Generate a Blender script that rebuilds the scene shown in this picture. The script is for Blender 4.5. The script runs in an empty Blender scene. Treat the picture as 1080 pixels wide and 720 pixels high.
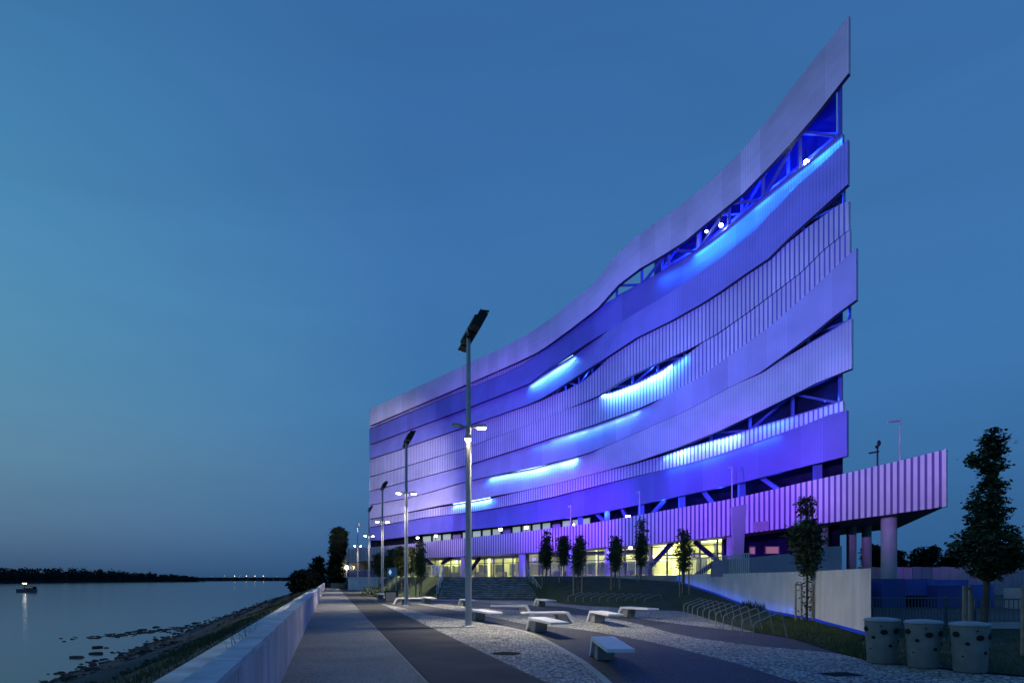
import bpy, math, random
import numpy as np
from mathutils import Vector, Matrix

random.seed(7)
SC = bpy.context.scene
COL = SC.collection
R = math.radians
CAMZ = 1.7
HOR = 610.0
F = 720.0

# ------------------------------------------------------------------ helpers
def lin(r, g, b, s=1.0):
    def f(c):
        c /= 255.0
        return (c / 12.92 if c <= 0.04045 else ((c + 0.055) / 1.055) ** 2.4) * s
    return (f(r), f(g), f(b), 1.0)

def P(x, y, D):
    return Vector(((x - 540) / F * D, D, CAMZ + (HOR - y) / F * D))

def G(x, y, z=0.0):
    D = (CAMZ - z) * F / (y - HOR)
    return Vector(((x - 540) / F * D, D, z))

class MB:
    def __init__(self):
        self.v, self.f, self.m = [], [], []
    def face(self, pts, mi=0):
        n = len(self.v)
        self.v.extend([Vector(p) for p in pts])
        self.f.append(tuple(range(n, n + len(pts))))
        self.m.append(mi)
    def add(self, vs, fs, mi=0):
        n = len(self.v)
        self.v.extend([Vector(p) for p in vs])
        for f in fs:
            self.f.append(tuple(i + n for i in f))
            self.m.append(mi)
    def box(self, lo, hi, mi=0, rz=0, c=None):
        x0, y0, z0 = lo; x1, y1, z1 = hi
        vs = [Vector(p) for p in ((x0,y0,z0),(x1,y0,z0),(x1,y1,z0),(x0,y1,z0),(x0,y0,z1),(x1,y0,z1),(x1,y1,z1),(x0,y1,z1))]
        if rz:
            M = Matrix.Rotation(rz, 3, 'Z'); c = Vector(c) if c else Vector((0,0,0))
            vs = [M @ (p - c) + c for p in vs]
        self.add(vs, [(0,3,2,1),(4,5,6,7),(0,1,5,4),(1,2,6,5),(2,3,7,6),(3,0,4,7)], mi)
    def prism(self, poly, z0, z1, mi=0):
        n = len(poly)
        vs = [Vector((p[0], p[1], z0)) for p in poly] + [Vector((p[0], p[1], z1)) for p in poly]
        fs = [tuple(reversed(range(n))), tuple(range(n, 2*n))] + [(i, (i+1) % n, n+(i+1) % n, n+i) for i in range(n)]
        self.add(vs, fs, mi)
    def tube(self, a, b, r0, r1=None, n=8, mi=0, cap=True):
        a, b = Vector(a), Vector(b)
        r1 = r0 if r1 is None else r1
        d = (b - a).normalized()
        u = d.orthogonal().normalized(); w = d.cross(u)
        vs = []
        for c, r in ((a, r0), (b, r1)):
            for i in range(n):
                t = 2*math.pi*i/n
                vs.append(c + (u*math.cos(t) + w*math.sin(t))*r)
        fs = [(i, (i+1) % n, n+(i+1) % n, n+i) for i in range(n)]
        if cap:
            fs += [tuple(reversed(range(n))), tuple(range(n, 2*n))]
        self.add(vs, fs, mi)
    def path(self, pts, r, n=6, mi=0):
        for a, b in zip(pts[:-1], pts[1:]):
            self.tube(a, b, r, r, n, mi)
    def beam(self, a, b, w, h, mi=0):
        a, b = Vector(a), Vector(b)
        d = (b - a).normalized()
        up = Vector((0,0,1)) if abs(d.z) < .95 else Vector((0,1,0))
        s = d.cross(up).normalized()*w/2; t = s.cross(d).normalized()*h/2
        vs = [a-s-t, a+s-t, a+s+t, a-s+t, b-s-t, b+s-t, b+s+t, b-s+t]
        self.add(vs, [(0,3,2,1),(4,5,6,7),(0,1,5,4),(1,2,6,5),(2,3,7,6),(3,0,4,7)], mi)
    def lathe(self, prof, c, n=24, mi=0, cap=True):
        c = Vector(c); vs = []
        for r, z in prof:
            for i in range(n):
                t = 2*math.pi*i/n
                vs.append(c + Vector((r*math.cos(t), r*math.sin(t), z)))
        fs = []
        for k in range(len(prof)-1):
            for i in range(n):
                fs.append((k*n+i, k*n+(i+1) % n, (k+1)*n+(i+1) % n, (k+1)*n+i))
        if cap:
            fs += [tuple(reversed(range(n))), tuple(range((len(prof)-1)*n, len(prof)*n))]
        self.add(vs, fs, mi)
    def ico(self, c, rx, ry, rz, mi=0, jit=.15, n=6, k=4):
        c = Vector(c); vs = []; fs = []
        vs.append(c+Vector((0,0,rz)))
        for j in range(1, k):
            ph = math.pi*j/k
            for i in range(n):
                t = 2*math.pi*(i+.5*(j % 2))/n
                q = 1+random.uniform(-jit, jit)
                vs.append(c+Vector((rx*math.sin(ph)*math.cos(t)*q, ry*math.sin(ph)*math.sin(t)*q, rz*math.cos(ph)*q)))
        vs.append(c-Vector((0,0,rz)))
        for i in range(n):
            fs.append((0, 1+i, 1+(i+1) % n))
            fs.append((len(vs)-1, 1+(k-2)*n+(i+1) % n, 1+(k-2)*n+i))
        for j in range(k-2):
            for i in range(n):
                fs.append((1+j*n+i, 1+(j+1)*n+i, 1+(j+1)*n+(i+1) % n, 1+j*n+(i+1) % n))
        self.add(vs, fs, mi)

ORI = {}
def tag(o, label=None, cat=None, group=None, kind=None):
    if label: o['label'] = label
    if cat: o['category'] = cat
    if group: o['group'] = group
    if kind: o['kind'] = kind
    return o

def obj(name, mb, mats, parent=None, loc=None, smooth=False):
    if not isinstance(mats, (list, tuple)): mats = [mats]
    if parent is not None:
        org = ORI[parent.name]
    else:
        org = Vector(loc) if loc is not None else Vector((0,0,0))
    me = bpy.data.meshes.new(name)
    me.from_pydata([tuple(p-org) for p in mb.v], [], mb.f)
    for m in mats: me.materials.append(m)
    me.polygons.foreach_set('material_index', mb.m)
    if smooth: me.polygons.foreach_set('use_smooth', [True]*len(mb.f))
    me.update()
    o = bpy.data.objects.new(name, me); COL.objects.link(o)
    if parent is not None: o.parent = parent
    else: o.location = org
    ORI[o.name] = org
    return o

def thing(name, label, cat, loc=(0,0,0), group=None, rz=0):
    o = bpy.data.objects.new(name, None); COL.objects.link(o)
    o.location = loc; o.rotation_euler = (0,0,rz); o.empty_display_size = .3
    ORI[o.name] = Vector(loc)
    return tag(o, label, cat, group)

def dup(root, loc, rz=0, label=None, scale=None, group=None):
    r = root.copy(); COL.objects.link(r)
    r.location = loc; r.rotation_euler = (0,0,rz)
    if scale: r.scale = scale
    if label: r['label'] = label
    if group: r['group'] = group
    def rec(src, dst):
        for ch in list(src.children):
            c = ch.copy(); COL.objects.link(c); c.parent = dst
            rec(ch, c)
    rec(root, r)
    return r

# ------------------------------------------------------------------ materials
def mat(name, col, rough=.6, metal=0., var=0., vscale=3., bump=0., bscale=40., spec=.5, emit=None, estr=0., coord='Object', col2=None, detail=4.):
    m = bpy.data.materials.new(name); m.use_nodes = True
    nt = m.node_tree; b = nt.nodes['Principled BSDF']
    c = tuple(col[:3]) + (1,)
    b.inputs['Base Color'].default_value = c
    b.inputs['Roughness'].default_value = rough
    b.inputs['Metallic'].default_value = metal
    b.inputs['Specular IOR Level'].default_value = spec
    if emit:
        b.inputs['Emission Color'].default_value = tuple(emit[:3]) + (1,)
        b.inputs['Emission Strength'].default_value = estr
    tc = nt.nodes.new('ShaderNodeTexCoord')
    if var > 0 or col2:
        n = nt.nodes.new('ShaderNodeTexNoise'); n.inputs['Scale'].default_value = vscale; n.inputs['Detail'].default_value = detail
        nt.links.new(tc.outputs[coord], n.inputs['Vector'])
        r = nt.nodes.new('ShaderNodeValToRGB')
        r.color_ramp.elements[0].position = .32; r.color_ramp.elements[1].position = .68
        if col2:
            r.color_ramp.elements[0].color = c; r.color_ramp.elements[1].color = tuple(col2[:3]) + (1,)
        else:
            r.color_ramp.elements[0].color = tuple(x*(1-var) for x in c[:3]) + (1,)
            r.color_ramp.elements[1].color = tuple(min(1, x*(1+var)) for x in c[:3]) + (1,)
        nt.links.new(n.outputs['Fac'], r.inputs['Fac'])
        nt.links.new(r.outputs['Color'], b.inputs['Base Color'])
    if bump > 0:
        n2 = nt.nodes.new('ShaderNodeTexNoise'); n2.inputs['Scale'].default_value = bscale; n2.inputs['Detail'].default_value = 5
        nt.links.new(tc.outputs[coord], n2.inputs['Vector'])
        bm = nt.nodes.new('ShaderNodeBump'); bm.inputs['Strength'].default_value = bump; bm.inputs['Distance'].default_value = .05
        nt.links.new(n2.outputs['Fac'], bm.inputs['Height'])
        nt.links.new(bm.outputs['Normal'], b.inputs['Normal'])
    return m

def cobble(name, c1, c2, joint, scale, rough=.75, jw=.06):
    m = bpy.data.materials.new(name); m.use_nodes = True
    nt = m.node_tree; b = nt.nodes['Principled BSDF']; b.inputs['Roughness'].default_value = rough
    tc = nt.nodes.new('ShaderNodeTexCoord')
    vo = nt.nodes.new('ShaderNodeTexVoronoi'); vo.feature = 'F1'; vo.inputs['Scale'].default_value = scale; vo.inputs['Randomness'].default_value = .75
    ve = nt.nodes.new('ShaderNodeTexVoronoi'); ve.feature = 'DISTANCE_TO_EDGE'; ve.inputs['Scale'].default_value = scale; ve.inputs['Randomness'].default_value = .75
    for v in (vo, ve): nt.links.new(tc.outputs['Object'], v.inputs['Vector'])
    r = nt.nodes.new('ShaderNodeValToRGB'); r.color_ramp.elements[0].color = c1; r.color_ramp.elements[1].color = c2
    sep = nt.nodes.new('ShaderNodeSeparateColor'); nt.links.new(vo.outputs['Color'], sep.inputs['Color'])
    nt.links.new(sep.outputs[0], r.inputs['Fac'])
    e = nt.nodes.new('ShaderNodeValToRGB'); e.color_ramp.elements[0].position = jw*.4; e.color_ramp.elements[1].position = jw
    nt.links.new(ve.outputs['Distance'], e.inputs['Fac'])
    big = nt.nodes.new('ShaderNodeTexNoise'); big.inputs['Scale'].default_value = .5; big.inputs['Detail'].default_value = 5
    nt.links.new(tc.outputs['Object'], big.inputs['Vector'])
    br = nt.nodes.new('ShaderNodeMapRange'); br.inputs['From Min'].default_value = .3; br.inputs['From Max'].default_value = .7
    br.inputs['To Min'].default_value = .75; br.inputs['To Max'].default_value = 1.15
    nt.links.new(big.outputs['Fac'], br.inputs['Value'])
    mx = nt.nodes.new('ShaderNodeMix'); mx.data_type = 'RGBA'
    mx.inputs[6].default_value = joint
    nt.links.new(e.outputs['Color'], mx.inputs[0]); nt.links.new(r.outputs['Color'], mx.inputs[7])
    ml = nt.nodes.new('ShaderNodeVectorMath'); ml.operation = 'SCALE'
    nt.links.new(mx.outputs[2], ml.inputs[0]); nt.links.new(br.outputs['Result'], ml.inputs['Scale'])
    nt.links.new(ml.outputs['Vector'], b.inputs['Base Color'])
    bm = nt.nodes.new('ShaderNodeBump'); bm.inputs['Strength'].default_value = .5; bm.inputs['Distance'].default_value = .02
    nt.links.new(e.outputs['Color'], bm.inputs['Height']); nt.links.new(bm.outputs['Normal'], b.inputs['Normal'])
    return m

M = {}
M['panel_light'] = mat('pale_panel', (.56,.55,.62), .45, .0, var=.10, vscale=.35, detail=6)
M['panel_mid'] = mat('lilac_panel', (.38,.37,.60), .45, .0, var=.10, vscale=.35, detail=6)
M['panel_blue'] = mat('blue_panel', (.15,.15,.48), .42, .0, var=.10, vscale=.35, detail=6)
M['panel_light2'] = mat('pale_panel_groove', (.50,.49,.58), .5)  # groove copies of the panels, rib shade put into the darker colour
M['panel_mid2'] = mat('lilac_panel_groove', (.345,.335,.57), .5)
M['panel_blue2'] = mat('blue_panel_groove', (.12,.11,.46), .5)
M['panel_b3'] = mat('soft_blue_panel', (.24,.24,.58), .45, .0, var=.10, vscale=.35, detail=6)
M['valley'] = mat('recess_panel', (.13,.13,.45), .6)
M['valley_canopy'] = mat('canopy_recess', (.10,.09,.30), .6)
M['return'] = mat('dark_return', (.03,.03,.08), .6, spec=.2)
M['core'] = mat('core_cladding', (.007,.009,.028), .7, var=.4, vscale=.6, spec=.08)
M['upper'] = mat('upper_cladding', (.02,.025,.16), .6, var=.6, vscale=.25, detail=3)
M['steel'] = mat('blue_steel', (.10,.12,.40), .45, .2)
M['steel_pale'] = mat('galvanised_steel', (.52,.53,.52), .4, .6, var=.1, vscale=4)
M['stand_steel'] = mat('dull_stand_steel', (.30,.31,.28), .5, .3, var=.15, vscale=5)
M['pole'] = mat('grey_painted_pole', (.38,.40,.43), .45, .3, var=.08, vscale=3)
M['black'] = mat('black_metal', (.015,.016,.018), .5, .4)
M['concrete'] = mat('concrete', (.40,.39,.40), .8, var=.14, vscale=1.4, bump=.15, bscale=30, detail=8)
M['parapet'] = mat('parapet_concrete', (.50,.48,.51), .8, var=.16, vscale=1.7, bump=.2, bscale=25, detail=9)
def streaks(m, amt=.45):
    nt = m.node_tree; b = nt.nodes['Principled BSDF']
    tc = nt.nodes.new('ShaderNodeTexCoord'); mp = nt.nodes.new('ShaderNodeMapping'); mp.inputs['Scale'].default_value = (1.8,1.8,.3)
    n = nt.nodes.new('ShaderNodeTexNoise'); n.inputs['Scale'].default_value = 1.0; n.inputs['Detail'].default_value = 7
    nt.links.new(tc.outputs['Object'], mp.inputs['Vector']); nt.links.new(mp.outputs['Vector'], n.inputs['Vector'])
    r = nt.nodes.new('ShaderNodeMapRange'); r.inputs['From Min'].default_value = .35; r.inputs['From Max'].default_value = .65
    r.inputs['To Min'].default_value = 1-amt; r.inputs['To Max'].default_value = 1.08
    nt.links.new(n.outputs['Fac'], r.inputs['Value'])
    l = b.inputs['Base Color'].links[0]; src = l.from_socket
    v = nt.nodes.new('ShaderNodeVectorMath'); v.operation = 'SCALE'
    nt.links.new(src, v.inputs[0]); nt.links.new(r.outputs[0], v.inputs['Scale']); nt.links.new(v.outputs[0], b.inputs['Base Color'])
streaks(M['parapet'], .22)
M['coping'] = mat('coping_concrete', (.46,.48,.52), .75, var=.25, vscale=2.2, bump=.2, bscale=25, detail=9)
M['bench'] = mat('white_concrete', (.76,.74,.76), .55, var=.06, vscale=4, bump=.05, bscale=60)
M['benchfoot'] = mat('shaded_bench_concrete', (.26,.26,.27), .85, var=.15, vscale=5)  # bench concrete darkened, shade under the seat put into the colour
M['wallwhite'] = mat('white_render', (.62,.61,.64), .85, var=.10, vscale=.9, bump=.1, bscale=20, detail=8)
streaks(M['wallwhite'], .10)
M['greypanel'] = mat('grey_panel', (.30,.29,.36), .7, var=.08, vscale=1)
M['path'] = cobble('fine_gravel_paving', (.20,.20,.19,1), (.36,.355,.34,1), (.09,.09,.09,1), 26)
M['asphalt'] = mat('asphalt', (.068,.07,.071), .85, spec=.25, var=.25, vscale=.7, bump=.3, bscale=120, detail=9)
M['dark_cobble'] = cobble('dark_cobble', (.042,.048,.055,1), (.085,.09,.095,1), (.02,.022,.026,1), 12)
M['light_cobble'] = cobble('light_cobble', (.30,.31,.29,1), (.62,.62,.57,1), (.05,.05,.048,1), 10, jw=.13)
M['kerb'] = mat('kerb_stone', (.42,.41,.39), .8, var=.12, vscale=3, bump=.1)
M['edge_line'] = mat('edge_stone', (.27,.265,.25), .8, var=.12, vscale=3)
M['plaza'] = mat('plaza_paving', (.20,.20,.22), .7, var=.12, vscale=.8)
M['ground'] = mat('bare_ground', (.06,.06,.05), .9, var=.3, vscale=.3)
M['stair'] = mat('stair_stone', (.16,.16,.17), .7, col2=(.62,.60,.58), vscale=2.6, detail=9)
M['riser'] = mat('shaded_riser_stone', (.07,.07,.075), .85, col2=(.26,.26,.26), vscale=1.6, detail=8)  # darker than the treads, step shade put into the colour
M['grass'] = mat('lawn_grass', (.016,.032,.010), .9, col2=(.038,.062,.02), vscale=1.1, bump=.8, bscale=60, detail=9)
M['blade'] = mat('grass_blade', (.035,.065,.02), .8, col2=(.07,.10,.035), vscale=2)
M['verge'] = mat('verge_grass', (.030,.048,.016), .95, col2=(.075,.085,.035), vscale=.7, bump=.8, bscale=30, detail=9)
M['mud'] = mat('river_mud', (.035,.032,.028), .9, col2=(.085,.075,.062), vscale=.45, bump=.9, bscale=6, detail=10)
M['stone'] = mat('river_stone', (.022,.022,.022), .9, spec=.2, col2=(.075,.072,.068), vscale=.9)
M['strip'] = mat('pale_concrete_apron', (.58,.60,.58), .85, var=.25, vscale=1.2, bump=.3, bscale=20, detail=9)
M['leaf'] = mat('leaf', (.024,.045,.018), .7, col2=(.055,.085,.03), vscale=1.3, detail=2)
M['leaf_dark'] = mat('dark_leaf', (.012,.02,.010), .8, spec=.15, col2=(.026,.036,.018), vscale=.5, detail=2)
M['leaf_yellow'] = mat('yellow_lit_leaf', (.05,.075,.02), .7, col2=(.12,.13,.03), vscale=1.0, detail=2)  # yellow lamp light on the leaves put into their colour
M['bark'] = mat('bark', (.09,.075,.06), .9, var=.3, vscale=6)
M['stake'] = mat('timber_stake', (.30,.24,.17), .8, var=.2, vscale=5)
M['bin'] = mat('bin_concrete', (.21,.22,.21), .75, spec=.2, var=.15, vscale=4, bump=.1)
M['binlid'] = mat('bin_top', (.36,.38,.40), .6, var=.15, vscale=5)
M['hole'] = mat('dark_hole', (.008,.008,.008), .9)
M['fence'] = mat('fence_paint', (.10,.12,.16), .6)
M['garage'] = mat('blue_lit_wall', (.06,.11,.46), .6, var=.15, vscale=.8)  # blue light on the garage put into both wall colours
M['garage_dark'] = mat('deep_blue_lit_wall', (.035,.06,.27), .6, var=.15, vscale=.8)
M['hoarding'] = mat('pale_hoarding', (.30,.32,.36), .7, var=.12, vscale=1)
M['frame'] = mat('window_frame', (.04,.045,.06), .5)
M['column'] = mat('column_concrete', (.34,.36,.40), .6, var=.08, vscale=1)
M['soffit'] = mat('soffit_panel', (.06,.06,.10), .6, var=.1, vscale=.8)
M['roomwall'] = mat('room_wall', (.62,.62,.36), .8, var=.15, vscale=.5)
M['greenpanel'] = mat('green_grey_panel', (.10,.15,.13), .35, var=.3, vscale=.8)
M['roomfloor'] = mat('room_floor', (.25,.25,.22), .5)
M['sign_blue'] = mat('sign_face', (.05,.16,.32), .5, emit=(.05,.20,.34), estr=.10)  # faint glow added to brighten the board
M['sign_white'] = mat('sign_mark_glow', (.8,.85,.9), .5, emit=(.7,.85,1), estr=.5)  # slight glow added so the white mark shows
M['white'] = mat('white_paint', (.75,.76,.78), .5)
M['yellow_wall'] = mat('sandstone_wall', (.42,.38,.26), .85, var=.12, vscale=1.5)
M['manhole'] = mat('cast_iron', (.018,.018,.02), .9, spec=.1)
M['wood_far'] = mat('far_leaf', (.028,.040,.040), 1.0, spec=.1)

def emis(name, col, s):
    m = bpy.data.materials.new(name); m.use_nodes = True
    nt = m.node_tree; nt.nodes.clear()
    e = nt.nodes.new('ShaderNodeEmission'); e.inputs['Color'].default_value = tuple(col[:3])+(1,); e.inputs['Strength'].default_value = s
    o = nt.nodes.new('ShaderNodeOutputMaterial'); nt.links.new(e.outputs[0], o.inputs['Surface'])
    return m
M['lamp_warm'] = emis('lit_lamp', (1,.80,.52), 60)
M['lamp_white'] = emis('lit_floodlight', (.9,1,.85), 30)
M['led'] = emis('led_strip', (.45,.80,1), 5)
M['led_mid'] = emis('mid_led_strip', (.25,.65,1), 1.6)
M['led_dim'] = emis('dim_led_strip', (.10,.35,1), 2.5)
M['led_blue'] = emis('blue_led', (.014,.05,.55), .6)
M['win_green'] = mat('lit_window', (.2,.25,.2), .4, emit=(.45,.62,.50), estr=.55)
M['win_orange'] = mat('lit_window_warm', (.2,.15,.12), .4, emit=(.55,.25,.13), estr=.35)
M['tube'] = emis('ceiling_tube', (1,.98,.50), 9)
M['farlight'] = emis('distant_lamp', (1,.72,.40), 14)
M['boatlight'] = emis('boat_lamp', (1,.93,.78), 14)

def glassmat(name, col, alpha):
    m = bpy.data.materials.new(name); m.use_nodes = True
    nt = m.node_tree; b = nt.nodes['Principled BSDF']
    b.inputs['Base Color'].default_value = col; b.inputs['Roughness'].default_value = .08
    b.inputs['Alpha'].default_value = alpha
    return m
M['glass'] = glassmat('facade_glass', (.10,.14,.16,1), .22)
M['railglass'] = glassmat('railing_glass', (.16,.20,.50,1), .55)  # blue light on the panes put into the glass colour

# water
def water():
    m = bpy.data.materials.new('river_water'); m.use_nodes = True
    nt = m.node_tree; b = nt.nodes['Principled BSDF']
    b.inputs['Base Color'].default_value = (.012,.026,.036,1); b.inputs['Roughness'].default_value = .12
    b.inputs['IOR'].default_value = 1.33
    tc = nt.nodes.new('ShaderNodeTexCoord')
    mp = nt.nodes.new('ShaderNodeMapping'); mp.inputs['Scale'].default_value = (.35,.12,1); mp.inputs['Rotation'].default_value = (0,0,R(-15))
    n = nt.nodes.new('ShaderNodeTexNoise'); n.inputs['Scale'].default_value = 2.2; n.inputs['Detail'].default_value = 6
    nt.links.new(tc.outputs['Object'], mp.inputs['Vector']); nt.links.new(mp.outputs['Vector'], n.inputs['Vector'])
    bm = nt.nodes.new('ShaderNodeBump'); bm.inputs['Strength'].default_value = .25; bm.inputs['Distance'].default_value = .12
    nt.links.new(n.outputs['Fac'], bm.inputs['Height']); nt.links.new(bm.outputs['Normal'], b.inputs['Normal'])
    return m
M['water'] = water()

# ------------------------------------------------------------------ camera, world
cd = bpy.data.cameras.new('camera'); cam = bpy.data.objects.new('camera', cd); COL.objects.link(cam)
cam.location = (0,0,CAMZ); cam.rotation_euler = (R(90),0,0)
cd.lens = 24; cd.sensor_width = 36; cd.shift_y = 250/1080; cd.clip_start = .1; cd.clip_end = 9000
SC.camera = cam

w = bpy.data.worlds.new('World'); SC.world = w; w.use_nodes = True
nt = w.node_tree; bg = nt.nodes['Background']
tc = nt.nodes.new('ShaderNodeTexCoord'); sx = nt.nodes.new('ShaderNodeSeparateXYZ')
nt.links.new(tc.outputs['Generated'], sx.inputs[0])
def ramp(stops):
    r = nt.nodes.new('ShaderNodeValToRGB'); e = r.color_ramp.elements
    e[0].position, e[0].color = stops[0]; e[1].position, e[1].color = stops[-1]
    for p, c in stops[1:-1]:
        q = e.new(p); q.color = c
    nt.links.new(sx.outputs['Z'], r.inputs['Fac'])
    return r
ra = ramp([(0, lin(46,74,104)), (.02, lin(58,88,120)), (.07, lin(78,112,142)), (.15, lin(88,130,157)), (.3, lin(80,138,173)), (.48, lin(67,127,171)), (.64, lin(56,112,160)), (1, lin(30,66,112))])
rb = ramp([(0, lin(42,80,124)), (.04, lin(46,90,138)), (.12, lin(54,102,152)), (.25, lin(58,112,166)), (.42, lin(58,110,166)), (.65, lin(52,100,156)), (1, lin(30,66,112))])
mr = nt.nodes.new('ShaderNodeMapRange'); mr.inputs['From Min'].default_value = -.62; mr.inputs['From Max'].default_value = -.12
nt.links.new(sx.outputs['X'], mr.inputs['Value'])
mx = nt.nodes.new('ShaderNodeMix'); mx.data_type = 'RGBA'
nt.links.new(mr.outputs[0], mx.inputs[0]); nt.links.new(ra.outputs[0], mx.inputs[6]); nt.links.new(rb.outputs[0], mx.inputs[7])
sky = nt.nodes.new('ShaderNodeTexSky'); sky.sky_type = 'NISHITA'; sky.sun_disc = False
sky.sun_elevation = R(-4); sky.sun_rotation = R(-80)
sc_ = nt.nodes.new('ShaderNodeVectorMath'); sc_.operation = 'SCALE'; sc_.inputs['Scale'].default_value = .06
nt.links.new(sky.outputs[0], sc_.inputs[0])
ad = nt.nodes.new('ShaderNodeVectorMath'); ad.operation = 'ADD'
nt.links.new(mx.outputs[2], ad.inputs[0]); nt.links.new(sc_.outputs[0], ad.inputs[1])
mpw = nt.nodes.new('ShaderNodeMapping'); mpw.inputs['Scale'].default_value = (1.6,1.6,9)
nzw = nt.nodes.new('ShaderNodeTexNoise'); nzw.inputs['Scale'].default_value = 1.4; nzw.inputs['Detail'].default_value = 6; nzw.inputs['Distortion'].default_value = .4
nt.links.new(tc.outputs['Generated'], mpw.inputs['Vector']); nt.links.new(mpw.outputs['Vector'], nzw.inputs['Vector'])
mrw = nt.nodes.new('ShaderNodeMapRange'); mrw.inputs['From Min'].default_value = .3; mrw.inputs['From Max'].default_value = .7
mrw.inputs['To Min'].default_value = .95; mrw.inputs['To Max'].default_value = 1.04
nt.links.new(nzw.outputs['Fac'], mrw.inputs['Value'])
sw = nt.nodes.new('ShaderNodeVectorMath'); sw.operation = 'SCALE'
nt.links.new(ad.outputs[0], sw.inputs[0]); nt.links.new(mrw.outputs[0], sw.inputs['Scale'])
nt.links.new(sw.outputs[0], bg.inputs['Color']); bg.inputs['Strength'].default_value = 1.08

sun = bpy.data.lights.new('dusk_sun', 'SUN'); sun.energy = .06; sun.angle = R(25); sun.color = (.8,.85,1)
so = bpy.data.objects.new('dusk_sun', sun); COL.objects.link(so)
so.rotation_euler = Vector((.9,.3,-.35)).to_track_quat('-Z','Y').to_euler()

SC.view_settings.view_transform = 'Standard'; SC.view_settings.look = 'None'
SC.view_settings.exposure = 0; SC.view_settings.gamma = 1
SC.cycles.use_denoising = True
SC.cycles.sample_clamp_indirect = 4
SC.cycles.max_bounces = 6

def aim(o, d, tangent=None):
    d = Vector(d).normalized()
    if tangent is None:
        o.rotation_euler = d.to_track_quat('-Z','Y').to_euler(); return
    z = -d; x = Vector(tangent); x = (x - z*x.dot(z)).normalized(); y = z.cross(x)
    m = Matrix((x, y, z)).transposed()
    o.rotation_euler = m.to_euler()

def spot(loc, target, power, col, deg, blend=.6, name='floodlight_beam', rad=.05):
    l = bpy.data.lights.new(name, 'SPOT'); l.energy = power; l.color = col; l.spot_size = R(deg); l.spot_blend = blend; l.shadow_soft_size = rad
    o = bpy.data.objects.new(name, l); COL.objects.link(o); o.location = loc
    aim(o, Vector(target)-Vector(loc)); return o
def area(loc, d, tangent, sx_, sy_, power, col, name='led_wash', spread=180):
    l = bpy.data.lights.new(name, 'AREA'); l.shape = 'RECTANGLE'; l.size = sx_; l.size_y = sy_; l.energy = power; l.color = col; l.spread = R(spread)
    o = bpy.data.objects.new(name, l); COL.objects.link(o); o.location = loc
    aim(o, d, tangent); return o
def point(loc, power, col, rad=.2, name='lamp_light'):
    l = bpy.data.lights.new(name, 'POINT'); l.energy = power; l.color = col; l.shadow_soft_size = rad
    o = bpy.data.objects.new(name, l); COL.objects.link(o); o.location = loc; return o

# ------------------------------------------------------------------ setting
def uP(u, Y, z=0.): return Vector((u - .2674*Y, Y, z))
def ustrip(name, u0, u1, y0, y1, z0, z1, m, n=1, kind='structure'):
    mb = MB()
    for i in range(n):
        a = y0+(y1-y0)*i/n; b = y0+(y1-y0)*(i+1)/n
        mb.face([uP(u0,a,z0), uP(u1,a,z1), uP(u1,b,z1), uP(u0,b,z0)])
    return tag(obj(name, mb, m), kind=kind)

# base ground
mb = MB()
mb.face([uP(-3.2,-60,-.06), (2500,-60,-.06), (2500,4200,-.06), uP(-3.2,4200,-.06)])
tag(obj('ground', mb, M['ground']), kind='structure')
# river
mb = MB()
mb.face([(-5000,-60,-3.5), uP(-9,-60,-3.5), uP(-9,7500,-3.5), (-5000,7500,-3.5)])
tag(obj('river_water', mb, M['water']), kind='structure')
ustrip('footpath', -.80, 1.55, -6, 122, 0, 0, M['path'])
ustrip('cycle_lane', 1.66, 3.55, -6, 122, 0, 0, M['asphalt'])
ustrip('lane_edge_line', 1.555, 1.625, -6, 122, .004, .004, M['edge_line'])
ustrip('drain_slot', 1.625, 1.665, -6, 122, .002, .002, M['hole'])
ustrip('concrete_apron', -2.9, -1.1, -6, 200, 0.0, 0.0, M['strip'])
# dark cobbled square
sq = [uP(3.55,-6,-.004), (30,-6,-.004), (30,10,-.004), (14,14,-.004), (11.5,24,-.004), (12,45,-.004), (2.5,63,-.004), (-7,63,-.004), uP(3.55,122,-.004)]
mb = MB(); mb.face(sq); tag(obj('cobbled_square', mb, M['dark_cobble']), kind='structure')

def poly_px(up, lo, z):
    """ground sheet between two px polylines"""
    xs0 = max(up[0][0], lo[0][0])
    mb = MB(); N = 40
    def samp(pl):
        pts = [G(x, y, 0) for x, y in pl]
        d = [0]
        for a, b in zip(pts[:-1], pts[1:]): d.append(d[-1] + math.log(1+(b-a).length))
        t = np.linspace(0, d[-1], N)
        return [Vector((np.interp(q, d, [p.x for p in pts]), np.interp(q, d, [p.y for p in pts]), z)) for q in t]
    def samp_x(pl, xs):
        return [G(x, float(np.interp(x, [p[0] for p in pl], [p[1] for p in pl])), 0) + Vector((0,0,z)) for x in xs]
    x0 = max(up[0][0], lo[0][0]); x1 = min(up[-1][0], lo[-1][0])
    xs = np.linspace(x0, x1, 60)
    a, b = samp_x(up, xs), samp_x(lo, xs)
    for i in range(len(xs)-1):
        mb.face([b[i], b[i+1], a[i+1], a[i]])
    return mb

def smooth_px(pl, n=4):
    # Catmull-Rom densification
    out = []
    q = [pl[0]] + list(pl) + [pl[-1]]
    for i in range(1, len(q)-2):
        p0, p1, p2, p3 = [np.array(q[j], float) for j in (i-1, i, i+1, i+2)]
        for k in range(n):
            t = k/n
            out.append(tuple(.5*((2*p1)+(-p0+p2)*t+(2*p0-5*p1+4*p2-p3)*t*t+(-p0+3*p1-3*p2+p3)*t**3)))
    out.append(tuple(pl[-1]))
    return out

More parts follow.
